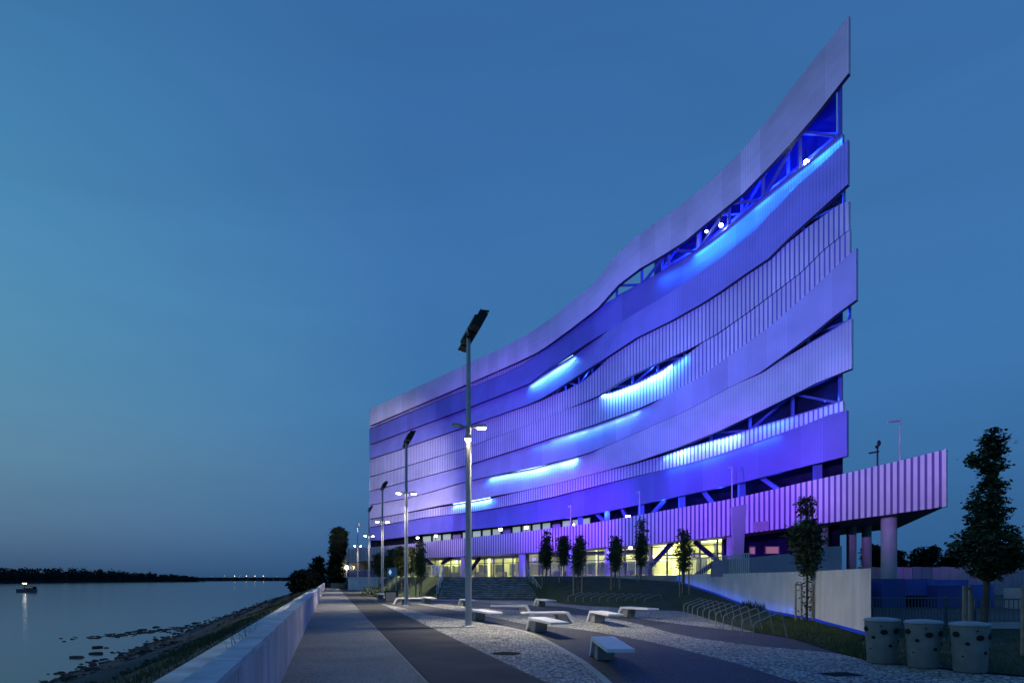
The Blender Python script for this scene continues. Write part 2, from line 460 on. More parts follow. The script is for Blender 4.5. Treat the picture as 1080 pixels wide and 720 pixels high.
edge1_up = smooth_px([(395,634.2),(420,639.8),(440,644.5),(457,649),(490,654),(531,660.7),(561,668),(587,681),(609,694),(621,702.4),(640,719),(660,742)])
edge1_lo = []
for x in np.linspace(395, 660, 30):
    # u=3.55 : x = 540+720*(3.55/D-.2674)
    D = 720*3.55/(x-540+192.5); edge1_lo.append((x, HOR+1224/D))
tag(obj('pale_paving_by_lane', poly_px(edge1_up, edge1_lo, .004), M['light_cobble']), kind='structure')
l2u = smooth_px([(425,633.0),(470,637),(520,641.5),(580,645.5),(616,648.7),(643,651.5),(675,658),(708,667),(737,672.6),(792,680),(840,684.6),(885,689.5),(940,699.5),(1080,714),(1200,722)])
l2l = smooth_px([(425,635.0),(460,640),(490,645),(531,653),(560,659),(597,661.7),(634,667),(690,677.4),(745,691),(782,701),(818,712.4),(850,722),(950,752),(1200,826)])
tag(obj('pale_paving_band', poly_px(l2u, l2l, .004), M['light_cobble']), kind='structure')
l3u = smooth_px([(452,631.5),(500,632.2),(568,633.2),(597,637),(650,640.5),(690,643),(722,645),(760,656),(796,666)])
l3l = smooth_px([(452,632.5),(500,634.5),(540,637),(593,639.4),(625,644),(660,648.5),(690,654.3),(756,662.4),(796,666.5)])
tag(obj('pale_paving_by_lawn', poly_px(l3u, l3l, .004), M['light_cobble']), kind='structure')
# kerb line on the curved edge
mb = MB()
pts = [G(x, y, 0) for x, y in edge1_up if x >= 457]
for i in range(len(pts)-1):
    a, b = pts[i], pts[i+1]
    n = Vector((-(b-a).y, (b-a).x, 0)).normalized()*.07
    zz = Vector((0,0,.009))
    mb.face([a-n+zz, b-n+zz, b+n+zz, a+n+zz])
tag(obj('kerb_stone', mb, M['kerb']), kind='structure')

# far left land & bank
mb = MB(); NU, NY = 14, 120
us = [-2.9,-3.6,-4.3,-4.9,-5.6,-6.4,-7.3,-8.3,-9.4,-10.5,-11.6,-12.7,-13.8,-15.5]
ys = [-10+ (240)*(i/NY)**1.6 for i in range(NY+1)]
def bank_z(u, y):
    t = (-u-2.9)/11.0
    z = -3.55*min(1.25, t)
    if t > .05: z += (math.sin(y*.37+u*1.3)+math.sin(y*.91-u*.7)*.6+math.sin(y*.17+2*math.sin(u)))*.09*min(1, t*2)
    return z
rows = [[uP(u+(.35*math.sin(y*.21+j) if j > 1 else 0), y, bank_z(u, y)) for j, u in enumerate(us)] for y in ys]
g1, g2 = MB(), MB()
for i in range(NY):
    for j in range(len(us)-1):
        (g1 if j < 4 else g2).face([rows[i][j], rows[i+1][j], rows[i+1][j+1], rows[i][j+1]])
tag(obj('grass_verge', g1, M['verge'], smooth=True), kind='structure')
tag(obj('river_bank', g2, M['mud'], smooth=True), kind='structure')
# shore stones
mb = MB()
for i in range(2200):
    y = 26+170*random.random()**1.7
    u = random.gauss(-13.4, .9) if random.random() < .75 else random.uniform(-13, -8)
    s = random.uniform(.05,.19)*(1 if random.random() < .93 else 1.8)
    z = max(bank_z(u, y), -3.5)
    mb.ico(uP(u, y, z), s*1.4, s*1.1, s*.55, jit=.25)
for i in range(1300):
    y = 12+150*random.random()**1.6; u = random.uniform(-13.2,-4.6)
    s = random.uniform(.02,.07)*(1 if random.random() < .95 else 1.8)*(1+y/90)
    mb.ico(uP(u, y, bank_z(u, y)+.02), s*1.4, s*1.1, s*.7, jit=.3, n=5, k=3)
for i in range(300):   # low stone spur running out into the water
    t = random.random()
    a = G(96,672,-3.5); b = G(238,657,-3.5)
    p = a.lerp(b, t) + Vector((random.gauss(0,.9), random.gauss(0,1.6), 0)); p.z = -3.5
    s = random.uniform(.05,.16)
    mb.ico(p, s*1.6, s*1.6, s*.5, jit=.25)
for (px, py) in ((103,682.5),(80,693),(101,689),(150,664),(165,661)):
    mb.ico(G(px,py,-3.5), .5, .35, .14, jit=.3)
tag(obj('shore_stones', mb, M['stone']), kind='stuff')
tag(obj('rock', (lambda q: (q.ico(G(236,668,-1.2), .35,.3,.18, jit=.2), q)[1])(MB()), M['bench'], loc=G(236,668,-1.2)), 'single pale rock lying on the grassy river verge', 'rock')

# far wood across the river (left) + far bank strip
def leafmass(mb, c, rx, ry, rz, n, ls):
    for i in range(n):
        th = random.uniform(0, 2*math.pi); ph = math.acos(random.uniform(-.3,1))
        q = random.random()**.35
        p = Vector((rx*q*math.sin(ph)*math.cos(th), ry*q*math.sin(ph)*math.sin(th), rz*q*math.cos(ph))) + Vector(c)
        s = ls*random.uniform(.6,1.3)
        a = Vector((random.uniform(-1,1), random.uniform(-1,1), random.uniform(-.6,.6))).normalized()
        b = a.orthogonal().normalized(); b.rotate(Matrix.Rotation(random.uniform(0,6.28), 3, a)) if False else None
        mb.face([p-a*s, p-b*s*.6, p+a*s, p+b*s*.6])
mb = MB(); top_px = [(-400,592),(-100,595),(0,597.5),(12,598),(25,596.8),(45,598.5),(57,596.5),(75,597.5),(92,600),(103,598.3),(120,600.5),(140,603),(150,602),(165,604.5),(185,605),(203,607.6),(206,609)]
px = -400
while px < 206:
    D = 700+max(0,(px+50))*1.9
    ty = float(np.interp(px, [p[0] for p in top_px], [p[1] for p in top_px]))
    c = P(px, HOR, D); ztop = CAMZ+(HOR-ty)/F*D
    h = ztop+3.4
    rx = random.uniform(5,9)
    leafmass(mb, (c.x, c.y+random.uniform(0,25), -3.4+h*.35), rx, rx, h*.62*random.uniform(.82,1.05), 90, 1.7)
    px += random.uniform(1.6,3.0)*(1.0 if px > 0 else 2.5)
# understorey
for px in np.arange(-400, 207, 2.0):
    D = 700+max(0,(px+50))*1.9
    ty = float(np.interp(px, [p[0] for p in top_px], [p[1] for p in top_px]))
    h = (HOR-ty)/F*D+CAMZ+3.4
    a = P(px, HOR, D); b = P(px+2.1, HOR, D+3)
    mb.face([(a.x,a.y+4,-3.5),(b.x,b.y+4,-3.5),(b.x,b.y+12,-3.5+h*.62),(a.x,a.y+12,-3.5+h*.62)])
tag(obj('far_wood', mb, M['wood_far']), kind='stuff')
mb = MB()
mb.face([(-5000,690,-3.3),P(-100,HOR,690).xy.to_3d()+Vector((0,0,-3.3)),Vector((P(206,HOR,1180).x,1180,-3.3)),Vector((P(206,HOR,1300).x,1500,-3.3)),(-5000,1500,-3.3)])
tag(obj('far_bank', mb, M['mud']), kind='structure')
mb = MB()
for px in np.arange(196, 352, 1.2):
    a = P(px,HOR,1760); b = P(px+1.25,HOR,1760); h = 4.5+2.5*math.sin(px*.7)+1.6*math.sin(px*1.9)
    mb.box((a.x,1760,-3.5),(b.x,1790,-3.5+max(2.5,h)))
tag(obj('far_shore', mb, M['wood_far']), kind='structure')
# distant bridge
br = thing('bridge', 'long low bridge across the river on the horizon, lamps along its deck', 'bridge', (P(250,HOR,1700).x, 1700, -3.5))
mb = MB(); a = P(188,HOR,1700); b = P(330,HOR,1700)
mb.box((a.x,1696,2.2),(b.x,1708,5.0)); obj('deck', mb, M['core'], br)
for x in (196,214,232,250,268,286,304):
    q = P(x,HOR,1700); mb = MB(); mb.box((q.x-2.2,1698,-4.2),(q.x+2.2,1706,2.2)); obj('pier', mb, M['core'], br)
for x in (246.5,259,268,277,222,236,252,291):
    q = P(x,HOR,1690); mb = MB()
    mb.tube((q.x,1695.5,5.0),(q.x,1695.5,8.4),.2); o = obj('lamp_post', mb, M['black'], br)
    mb = MB(); s = .55 if x in (246.5,259,268,277) else .2
    mb.ico((q.x,1695.5,8.8),s,s,s,jit=0,n=8); obj('lamp', mb, M['farlight'], o)
# boat
bo = G(27.5,624,-3.5)
bt = thing('river_boat', 'small dark river boat with a bright white deck lamp', 'boat', bo)
k = bo.y/F
hull = MB(); L = 11*k; W = 3.2*k
prof = [(-L*.95,0.0,.35),(-L*.8,.8,.2),(-L*.2,1,.12),(L*.6,1,.15),(L*.95,.75,.2)]
H = 3.2*k
for (x0,w0,_),(x1,w1,_) in zip(prof[:-1],prof[1:]):
    for s in (-1,1):
        hull.face([bo+Vector((x0,s*w0*W*.7,-.3)),bo+Vector((x1,s*w1*W*.7,-.3)),bo+Vector((x1,s*w1*W,H*(1 if x1<L*.9 else 1))),bo+Vector((x0,s*w0*W,H*1.1))])
    hull.face([bo+Vector((x0,-w0*W,H*.9)),bo+Vector((x1,-w1*W,H*.9)),bo+Vector((x1,w1*W,H*.9)),bo+Vector((x0,w0*W,H*.9))])
hull.face([bo+Vector((L*.95,-.75*W*.7,-.3)),bo+Vector((L*.95,.75*W*.7,-.3)),bo+Vector((L*.95,.75*W,H)),bo+Vector((L*.95,-.75*W,H))])
obj('hull', hull, M['fence'], bt)
mb = MB(); mb.box(bo+Vector((-1*k,-W*.7,H)), bo+Vector((9.5*k,W*.7,H+2.6*k))); cabin = obj('cabin', mb, M['core'], bt)
mb = MB(); mb.box(bo+Vector((0,-W*.72,H+1.3*k)), bo+Vector((8.5*k,-W*.70,H+1.9*k))); obj('window', mb, M['win_orange'], cabin)
mb = MB(); mb.tube(bo+Vector((-1.5*k,0,H)), bo+Vector((-1.5*k,0,H+6.2*k)), .25*k); obj('mast', mb, M['black'], bt)
mb = MB(); mb.box(bo+Vector((-3.2*k,-.3*k,H+5.5*k)), bo+Vector((.4*k,.3*k,H+6.1*k))); obj('deck_lamp', mb, M['boatlight'], bt)

# parapet wall in cast sections
pw = thing('parapet_wall', 'long pale concrete flood wall between promenade and river', 'wall', uP(-.9,10,0))
y = -6
Y1 = 122
while y < Y1:
    y2 = min(Y1, y+3.0)
    mb = MB()
    q = [uP(-.80,y+.02), uP(-.80,y2-.02), uP(-1.03,y2-.02), uP(-1.03,y+.02)]
    mb.prism([(p.x,p.y) for p in reversed(q)], -.1, .93)
    sec = obj('wall_section', mb, M['parapet'], pw)
    mb = MB()
    q = [uP(-.785,y+.02), uP(-.785,y2-.02), uP(-1.04,y2-.02), uP(-1.04,y+.02)]
    mb.prism([(p.x,p.y) for p in reversed(q)], .932, .985)
    obj('coping', mb, M['coping'], sec)
    y = y2
def blades(mb, c, n, h, spread, w=.012):
    for i in range(n):
        p = Vector(c)+Vector((random.gauss(0,spread),random.gauss(0,spread),0))
        t = random.uniform(0,6.28); hh = h*random.uniform(.5,1.2)
        s = Vector((math.cos(t),math.sin(t),0))*w; l = Vector((random.gauss(0,.35),random.gauss(0,.35),1))*hh
        mb.face([p-s,p+s,p+l])
mb = MB()
for i in range(15000):
    y = 9+110*random.random()**1.6; u = random.gauss(-4.2,.9)
    if u > -2.95 or u < -7.5: continue
    t = random.uniform(0,6.28); hh = random.uniform(.05,.17); g_ = .010*(1+y/60)
    p = uP(u,y,bank_z(u,y)); q = Vector((math.cos(t),math.sin(t),0))*g_; l = Vector((random.gauss(0,.4),random.gauss(0,.4),1))*hh
    mb.face([p-q,p+q,p+l])
tag(obj('verge_blades', mb, M['verge']), kind='stuff')
# weeds on apron
for (px,py) in ((217,700),(232,692),(227,694),(300,640),(302,643)):
    mb = MB(); c = uP(-1.35, 0); Yc = (1.7)*F/(py-HOR)*.9
    c = uP(-1.45, Yc, 0); blades(mb, c, 26, .75, .12, .02)
    tag(obj('weed', mb, M['blade'], loc=c), 'dark weed growing up behind the pale flood wall', 'weed', 'weeds behind the flood wall')

# low sandstone wall at end of path
mb = MB(); a = G(349,619); b = G(364,619)
mb.box((a.x,a.y,-.05),(b.x,a.y+.5,.85))
tag(obj('low_wall', mb, M['yellow_wall'], loc=(a.x,a.y,0)), 'low sand coloured wall closing off the far end of the promenade', 'wall')

# ------------------------------------------------------------------ lawns, plaza
ZP = 1.87
Bp = [(2.2,56.5),(3.6,46),(7.8,37.2),(9.0,36),(8.6,32),(8.2,28),(7.7,22),(8.0,19.6),(7.55,16.2),(7.3,13.9),(8.9,11.9),(13,10.5),(24,8)]
Tp = [(1.3,62,ZP),(3.6,60.5,ZP),(7.5,56,1.82),(12.1,50,1.46),(12.4,42,.77),(12.25,36,.25),(12.3,31.8,.05),(11.8,26.6,.03),(10.2,19.4,.03),(11.5,23.3,0),(16,23.3,0),(22,23.3,0),(40,23.3,0)]
def densify(pl, n=6):
    out = []
    for a, b in zip(pl[:-1], pl[1:]):
        for k in range(n): out.append([a[i]+(b[i]-a[i])*k/n for i in range(len(a))])
    out.append(list(pl[-1])); return out
def lawn(name, B, T, nr=10):
    B, T = densify(B), densify(T); grid = []
    for b, t in zip(B, T):
        row = []
        for k in range(nr+1):
            s = k/nr; x = b[0]+(t[0]-b[0])*s; y = b[1]+(t[1]-b[1])*s
            z = t[2]*(s*s*(3-2*s)) + .02 + (.025*math.sin(x*2.1+y)+.02*math.sin(y*1.7-x) if 0 < k < nr else 0)
            row.append(Vector((x,y,z)))
        grid.append(row)
    mb = MB()
    for i in range(len(grid)-1):
        for k in range(nr): mb.face([grid[i][k], grid[i+1][k], grid[i+1][k+1], grid[i][k+1]])
    tag(obj(name, mb, M['grass'], smooth=True), kind='structure')
    return grid
LG = lawn('lawn', Bp, Tp)
LG2 = lawn('lawn', [(-6.13,57),(-10.7,64),(-14.2,76),(-20.5,101)], [(-6.05,62,ZP),(-9,70,ZP),(-13.5,84,ZP),(-18.3,100,ZP)])
allpts = [p for g in (LG, LG2) for r in g for p in r]
def lawn_hit(px, py):
    best = None
    r = (px-540)/F; s = (HOR-py)/F
    for p in allpts:
        q = Vector((r*p.y, p.y, CAMZ+s*p.y))
        e = (q-p).length/p.y
        if best is None or e < best[0]: best = (e, p)
    return best[1].copy()
# grass blades on the near lawn
mb = MB()
for i in range(26000):
    gi = random.randrange(6*6, 12*6); gk = random.randrange(0, 10)
    a = LG[gi][gk]; b = LG[gi+1][gk]; c = LG[gi][gk+1]
    p = a + (b-a)*random.random() + (c-a)*random.random()
    if p.y > 30 or p.x > 16: continue
    t = random.uniform(0,6.28); hh = random.uniform(.03,.10)
    s = Vector((math.cos(t),math.sin(t),0))*.009; l = Vector((random.gauss(0,.4),random.gauss(0,.4),1))*hh
    mb.face([p-s,p+s,p+l])
tag(obj('grass_blades', mb, M['blade']), kind='stuff')

pz = [(-25,104),(-18.3,100),(-13.5,84),(-9,70),(-6.05,62),(1.3,62),(3.6,60.5),(7.5,56),(12.1,50),(12.4,42),(12.25,36),(12.3,31.8),(11.8,26.6),(10.3,19.6),(10.55,19.9),(30,60),(70,140),(20,260),(-60,260),(-40,150)]
mb = MB(); mb.face([Vector((x,y,ZP)) for x,y in pz]); tag(obj('plaza', mb, M['plaza']), kind='structure')
def wallrun(pts, th, z1, z0s, mb, endback=None):
    """wall along pts (front face), thickness to the left-hand side normal"""
    n = len(pts)
    fr = [Vector((p[0],p[1],0)) for p in pts]; bk = []
    for i in range(n):
        d = (fr[min(i+1,n-1)]-fr[max(i-1,0)]).normalized()
        bk.append(fr[i]+Vector((d.y,-d.x,0))*th)
    if endback: bk[-1] = fr[-1]+Vector(endback)
    for i in range(n-1):
        Z = lambda v, z: Vector((v.x,v.y,z))
        mb.face([Z(fr[i],z0s[i]),Z(fr[i+1],z0s[i+1]),Z(fr[i+1],z1),Z(fr[i],z1)])
        mb.face([Z(bk[i],z0s[i]),Z(bk[i],z1),Z(bk[i+1],z1),Z(bk[i+1],z0s[i+1])])
        mb.face([Z(fr[i],z1),Z(fr[i+1],z1),Z(bk[i+1],z1),Z(bk[i],z1)])
    for i in (0,n-1):
        mb.face([Vector((fr[i].x,fr[i].y,z0s[i])),Vector((bk[i].x,bk[i].y,z0s[i])),Vector((bk[i].x,bk[i].y,z1)),Vector((fr[i].x,fr[i].y,z1))])
    return mb
rw = thing('retaining_wall', 'long white retaining wall above the sloping lawn', 'wall', (12,30,0))
wp = densify([(12.1,50),(12.4,42),(12.25,36),(12.3,31.8),(11.8,26.6),(10.2,19.4)], 4)
wz = densify([(1.46,),(.77,),(.25,),(.05,),(.03,),(.03,)], 4)
obj('wall_face', wallrun(wp, -.35, 2.0, [z[0]-.3 for z in wz], MB(), endback=(.17,.36,0)), M['wallwhite'], rw)
mb = MB()
for i in range(len(wp)-1):
    a, b = Vector((*wp[i],wz[i][0])), Vector((*wp[i+1],wz[i+1][0])); o_ = Vector((-.05,0,0)); 
    mb.face([a+o_,b+o_,b+o_+Vector((0,0,.14)),a+o_+Vector((0,0,.14))])
obj('light_strip', mb, M['led_blue'], rw)
for i in range(0, 13, 2):
    a, b = Vector((*wp[i],wz[i][0])), Vector((*wp[i+2],wz[i+2][0])); t_ = b-a
    area((a+b)/2+Vector((-.20,0,.22)), Vector((.8,0,.6)), t_, t_.length, .06, 0.8*t_.length, (.02,.10,1), 'wall_led')
mb = MB(); mb.prism([(10.44,20.0),(10.49,20.0),(30.2,60),(29.9,60.4)], -.1, 1.99); obj('end_wall', mb, M['wallwhite'], rw)
mb = MB(); wallrun([(12.1,50),(7.5,56),(3.6,60.5),(1.3,62)], .25, 1.96, [1.3]*4, mb)
tag(obj('kerb_wall', mb, M['concrete'], loc=(5,59,1.5)), 'low concrete edging wall where the lawn meets the plaza', 'wall')
mb = MB(); wallrun([(-25,104),(-18.3,100)], -.4, 1.98, [-.1]*2, mb)
tag(obj('podium_wall', mb, M['wallwhite'], loc=(-22,102,0)), 'pale grey podium wall beside the far end of the promenade', 'wall')
mb = MB()
for px, zt in ((758,591),(838,583),(868,576),(888,575)): pass
pp = [(751,591.5),(838,583),(866,576.5),(888,575.5)]
vs = []
for (x, y) in pp:
    q = P(x,y,40); vs.append(q)
for a, b in zip(vs[:-1],vs[1:]):
    mb.face([Vector((a.x,a.y,ZP-.05)),Vector((b.x,b.y,ZP-.05)),b,a])
    mb.face([a,b,b+Vector((0,.3,0)),a+Vector((0,.3,0))])
    mb.face([Vector((a.x,a.y+.3,ZP-.05)),a+Vector((0,.3,0)),b+Vector((0,.3,0)),Vector((b.x,b.y+.3,ZP-.05))])
b = vs[-1]; mb.face([Vector((b.x,b.y,ZP-.05)),Vector((b.x,b.y+.3,ZP-.05)),b+Vector((0,.3,0)),b])
tag(obj('ramp_parapet', mb, M['greypanel'], loc=(16,40,ZP)), 'solid grey parapet of a ramp rising above the white retaining wall', 'parapet')

# stairs
st = thing('staircase', 'broad stone staircase between two lawns leading up to the plaza', 'stairs', (-2,57,0))
NS = 12
mb = MB()
for i in range(NS):
    t0 = i/NS
    y0 = 57+5*t0; z1 = ZP*(i+1)/NS
    xl = -6.13+.08*t0; xr = 2.2-1.13*t0
    mb.box((xl,y0,z1-ZP/NS-.02),(xr,62.0,z1-.05), 0)
    mb.box((xl-.01,y0-.035,z1-.05),(xr+.01,62.0-.001*i,z1), 1)
obj('flight', mb, [M['riser'], M['stair']], st)
def handrail(x0, x1):
    mb = MB()
    a = Vector((x0,57.0,.95)); b = Vector((x1,62.0,ZP+.95))
    for dz in (0,-.3,-.6): mb.tube(a+Vector((0,0,dz)), b+Vector((0,0,dz)), .03 if dz == 0 else .018)
    for k in range(5):
        p = a.lerp(b, k/4); mb.tube(p-Vector((0,0,.97)), p, .028)
    return mb
obj('handrail', handrail(-6.3,-6.15), M['steel_pale'], st); obj('handrail', handrail(2.4,1.25), M['steel_pale'], st)

# ------------------------------------------------------------------ arena
C0 = 94.4; NRM = 1.3288
def FP(x, y, off=0.):
    r = (x-540)/F; D = (C0-NRM*off)/(r+.875)
    return Vector((r*D, D, CAMZ+(HOR-y)/F*D))
TAN = Vector((-.875,1,0)).normalized(); INW = Vector((1,.875,0)).normalized()
BACK = Vector((.4,1,0)).normalized()
def s_to_x(s, off=0.):
    c = C0-NRM*off; D0 = c/(.493+.875); p = Vector((.493*D0, D0, 0))+TAN*s
    return 540+F*p.x/p.y
def x_to_s(x, off=0.):
    lo, hi = -60, 400
    for _ in range(50):
        m_ = (lo+hi)/2
        if s_to_x(m_, off) > x: lo = m_
        else: hi = m_
    return lo
def itp(x, pl): return float(np.interp(x, [p[0] for p in pl], [p[1] for p in pl]))

def band(name, top, bot, xl, xr, oT, oB, pitch, duty, relief, mats, parent, bulge=0., rows=4, base=0., lip=.5, label=None, mod=None):
    """ribbed ribbon between two curves on the facade; ridge faces slot 0, recess faces slot 1, returns slot 2"""
    mb = MB()
    s0, s1 = x_to_s(xr, base), x_to_s(xl, base)
    n = int((s1-s0)/pitch)
    cols = []
    for i in range(n+1):
        a = s0+i*pitch
        for ds, o in ((0,0),(duty*pitch,0),(duty*pitch+.002,-relief),(pitch-.002,-relief)):
            if a+ds <= s1: cols.append((a+ds, o))
    cols.append((s1, cols[-1][1])); rnd = random.Random(int(xr*13+top[0][1])); pv = [rnd.choice((0,0,3,4)) for _ in range(400)]
    V = []
    for s, ro in cols:
        x = s_to_x(s, base)
        # step the slat ends so neighbouring columns of one slat share a height
        yt, yb = itp(x, top), itp(x, bot)
        c = []
        for k in range(rows+1):
            v = k/rows
            off = itp(x, oT)*(1-v)+itp(x, oB)*v + bulge*math.sin(math.pi*v) + ro
            c.append(FP(x, yt+(yb-yt)*v, base+off))
        V.append(c)
    for i in range(len(V)-1):
        ridge = cols[i][1] == 0 and cols[i+1][1] == 0
        for k in range(rows):
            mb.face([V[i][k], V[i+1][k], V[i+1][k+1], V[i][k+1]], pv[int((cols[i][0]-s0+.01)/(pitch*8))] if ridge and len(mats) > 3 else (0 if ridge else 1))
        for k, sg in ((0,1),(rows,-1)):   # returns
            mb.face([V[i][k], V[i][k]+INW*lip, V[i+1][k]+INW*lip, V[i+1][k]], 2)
    for i in (0, len(V)-1):
        for k in range(rows):
            mb.face([V[i][k], V[i][k+1], V[i][k+1]+INW*lip, V[i][k]+INW*lip], 0)
    o = obj(name, mb, mats, parent)
    if label: o['label'] = label
    return o

AR = thing('arena', 'large arena with flowing violet and blue lit metal bands over a slatted canopy', 'arena', (0,100,ZP))

T1 = [(389,431.3),(491,384.4),(530,366.5),(560,350),(580,336.5),(597,322.5),(614,309),(630,295),(640,282),(649,270),(662,256.5),(690,236),(725,211.5),(740,199),(777,165),(805,132),(832,97),(862,58),(880,36),(896,15)]
U1 = [(389,449.3),(493,404.8),(545,382),(565.6,372),(576,365.5),(600,348),(630,325),(652.6,300),(675,283),(700,268.5),(723,253.7),(740,239.5),(782.6,205),(810,177),(832.6,153),(862,119),(880,96),(896,76)]
ST = [(389,450),(493,405.6),(545,382.8),(566,372.6)]
SB = [(389,452.6),(494.8,409.4),(528,395.6),(550,385.4),(563,376),(567,372.8)]
L2 = [(389,452.9),(494.8,409.7),(528,396),(550,385.8),(563,376.5),(576,367),(600,348.6),(630,326),(640,318.5),(660,308),(678.5,298),(700,285.5),(718,275.5),(739,262),(762,244.5),(783,227),(801,212),(851,172),(889,140.5)]
U2 = [(389,468.9),(491,430.7),(543,410.4),(558,403.9),(580,387.5),(604,371.9),(621,360.5),(649,343.8),(671,331),(704,311.5),(727,296.5),(760,274.5),(797,243.5),(840,199),(870,171),(890,152)]
L3 = [(389,469.8),(491,431.6),(543,411.8),(556,407),(570,397.5),(580,391),(604,376),(621,363.5),(640,349.5),(649,343),(671,329.8),(704,310.2),(727,295),(760,272),(797,242),(840,196.5),(870,170),(896,145)]
U3 = [(389,484),(430,470.6),(461.5,459.8),(509.6,442.8),(556,426.7),(571,420),(588,409.8),(614,393),(641.5,375.3),(671,356),(708,337.8),(738,321),(760,307),(784,290),(810,272.6),(832.6,250.2),(866,220),(895,193.5)]
L4 = [(389,484.9),(430,471.5),(461.5,460.7),(509.6,443.8),(556,428),(571,422.5),(582,417.3),(599,410.5),(616,401.5),(629,390.4),(642,377.4),(671,357),(708,338.8),(738,322.3),(760,308.5),(784,292),(810,275),(832.6,255),(858.5,234.8),(884.4,216.3),(897,211)]
U4 = [(389,502.8),(430,490.6),(491,472),(560,447),(600,430.5),(630,417.5),(660,398.5),(693,382.8),(727,368),(756,352),(792,326.8),(814,310.4),(844,287.5),(870,262),(896,242)]
L5 = [(389,503.6),(430,491.4),(491,472.6),(560,447),(600,430.5),(630,417.8),(645,413.2),(671,403.6),(697,390.2),(715.6,379),(727,372),(756,350),(792,324.8),(814,308.4),(844,285.5),(870,260),(897,240)]
U5 = [(389,517.6),(430,507),(491,490.6),(547,473),(580,461.9),(625,448),(671,431.3),(701,418.5),(738,399),(777,371.6),(814,344.8),(855,308.7),(896,268)]
L6 = [(389,518.4),(430,507.8),(491,491.4),(547,474),(580,463.3),(625,449.6),(671,432.6),(701,418),(738,397.6),(777,369.4),(814,342.6),(855,306.5),(903,261)]
U6 = [(389,532.2),(430,524.6),(454,518.3),(482,509.8),(506,504),(560,492.6),(606,481.6),(623,476.3),(652.6,464.4),(689.6,447.8),(727,431),(768,408.8),(801,393),(829,372.7),(858.5,350.5),(881,332),(903,316)]
L7 = [(389,533),(430,525.4),(454,519),(482,510.2),(506,505),(560,495),(606,483),(623,475.5),(652.6,463.4),(689.6,447),(727,430),(768,408.2),(801,393),(829,376.5),(858.5,359.5),(880,347),(898,335.5)]
U7 = [(389,547),(426,540.6),(465,532.5),(495,527.5),(547,518),(580,511.2),(625,499.6),(671,486.9),(717.4,470.6),(760,453.4),(784,442),(827,421),(860,404),(898,388.5)]
L8 = [(389,548),(426,541.6),(465,534.5),(495,529.8),(515,526.2),(547,518.6),(580,511.6),(625,500),(671,488.3),(697,481.3),(717.4,474),(740,467.4),(771.5,459),(801,449),(832.6,440),(860,432),(889,422.5)]
U8 = [(389,555.6),(417,550.8),(448.5,545.2),(491,540.4),(528,534.6),(580,524.4),(625,513),(671,501.6),(719,490.6),(760,479.6),(786,471.4),(820,459.6),(849,449.6),(873,440),(891,434)]
L9 = [(389,556.4),(417,551.6),(448.5,546),(491,541.2),(528,535.6),(580,525.7),(625,514),(671,502.4),(719,490.6),(760,478.6),(786,469.8),(820,457.8),(849,447.6),(873,437.6),(894,432)]
U9 = [(389,569.5),(400,569.6),(441,563.7),(491,558.6),(560,551.6),(616,543.6),(671,532.6),(719,522.4),(760,513.6),(786,507.6),(825,497.4),(894,480.5)]

K = lambda *a: list(a)
PL = [M['panel_light'], M['panel_light2'], M['return']]
PM = [M['panel_mid'], M['panel_mid2'], M['return']]
PB = [M['panel_blue'], M['panel_blue2'], M['return']]
SL = [M['panel_light'], M['valley'], M['return']]
fine = dict(pitch=.30, duty=.80, relief=.03)
def variants(base, col):
    return [mat(base+'_darker', tuple(c*.88 for c in col), .5, var=.10, vscale=.35, detail=6), mat(base+'_lighter', tuple(c*1.10 for c in col), .42, var=.10, vscale=.35, detail=6)]
PL += variants('pale_panel', (.56,.55,.62)); PM += variants('lilac_panel', (.38,.37,.60)); PB += variants('blue_panel', (.15,.15,.48)); SL += variants('pale_slat', (.56,.55,.62))
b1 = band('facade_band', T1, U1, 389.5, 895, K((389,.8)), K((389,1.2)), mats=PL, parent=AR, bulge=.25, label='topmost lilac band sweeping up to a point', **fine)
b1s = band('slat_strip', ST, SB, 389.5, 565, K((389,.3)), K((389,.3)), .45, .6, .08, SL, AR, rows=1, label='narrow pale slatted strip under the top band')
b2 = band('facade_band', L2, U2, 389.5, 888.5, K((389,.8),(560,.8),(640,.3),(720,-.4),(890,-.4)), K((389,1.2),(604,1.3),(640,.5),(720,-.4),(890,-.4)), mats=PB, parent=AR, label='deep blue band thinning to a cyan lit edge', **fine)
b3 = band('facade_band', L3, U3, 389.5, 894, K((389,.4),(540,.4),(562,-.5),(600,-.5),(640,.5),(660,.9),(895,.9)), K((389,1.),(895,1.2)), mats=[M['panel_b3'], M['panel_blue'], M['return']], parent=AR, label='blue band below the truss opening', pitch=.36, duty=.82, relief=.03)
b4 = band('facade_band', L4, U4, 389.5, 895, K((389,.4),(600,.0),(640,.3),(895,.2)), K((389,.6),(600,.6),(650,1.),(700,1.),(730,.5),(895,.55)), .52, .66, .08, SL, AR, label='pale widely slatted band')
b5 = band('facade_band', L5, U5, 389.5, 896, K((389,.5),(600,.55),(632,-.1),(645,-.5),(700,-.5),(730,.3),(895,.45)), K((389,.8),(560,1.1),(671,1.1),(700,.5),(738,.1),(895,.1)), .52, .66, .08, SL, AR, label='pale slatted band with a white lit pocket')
b6 = band('facade_band', L6, U6, 389.5, 903, K((389,.4),(560,.3),(585,-.1),(672,-.1),(701,.6),(903,1.3)), K((389,.8),(490,.9),(506,1.3),(606,1.3),(640,.8),(800,.8),(830,1.4),(903,1.6)), mats=PM, parent=AR, bulge=.1, label='violet blue plain band', **fine)
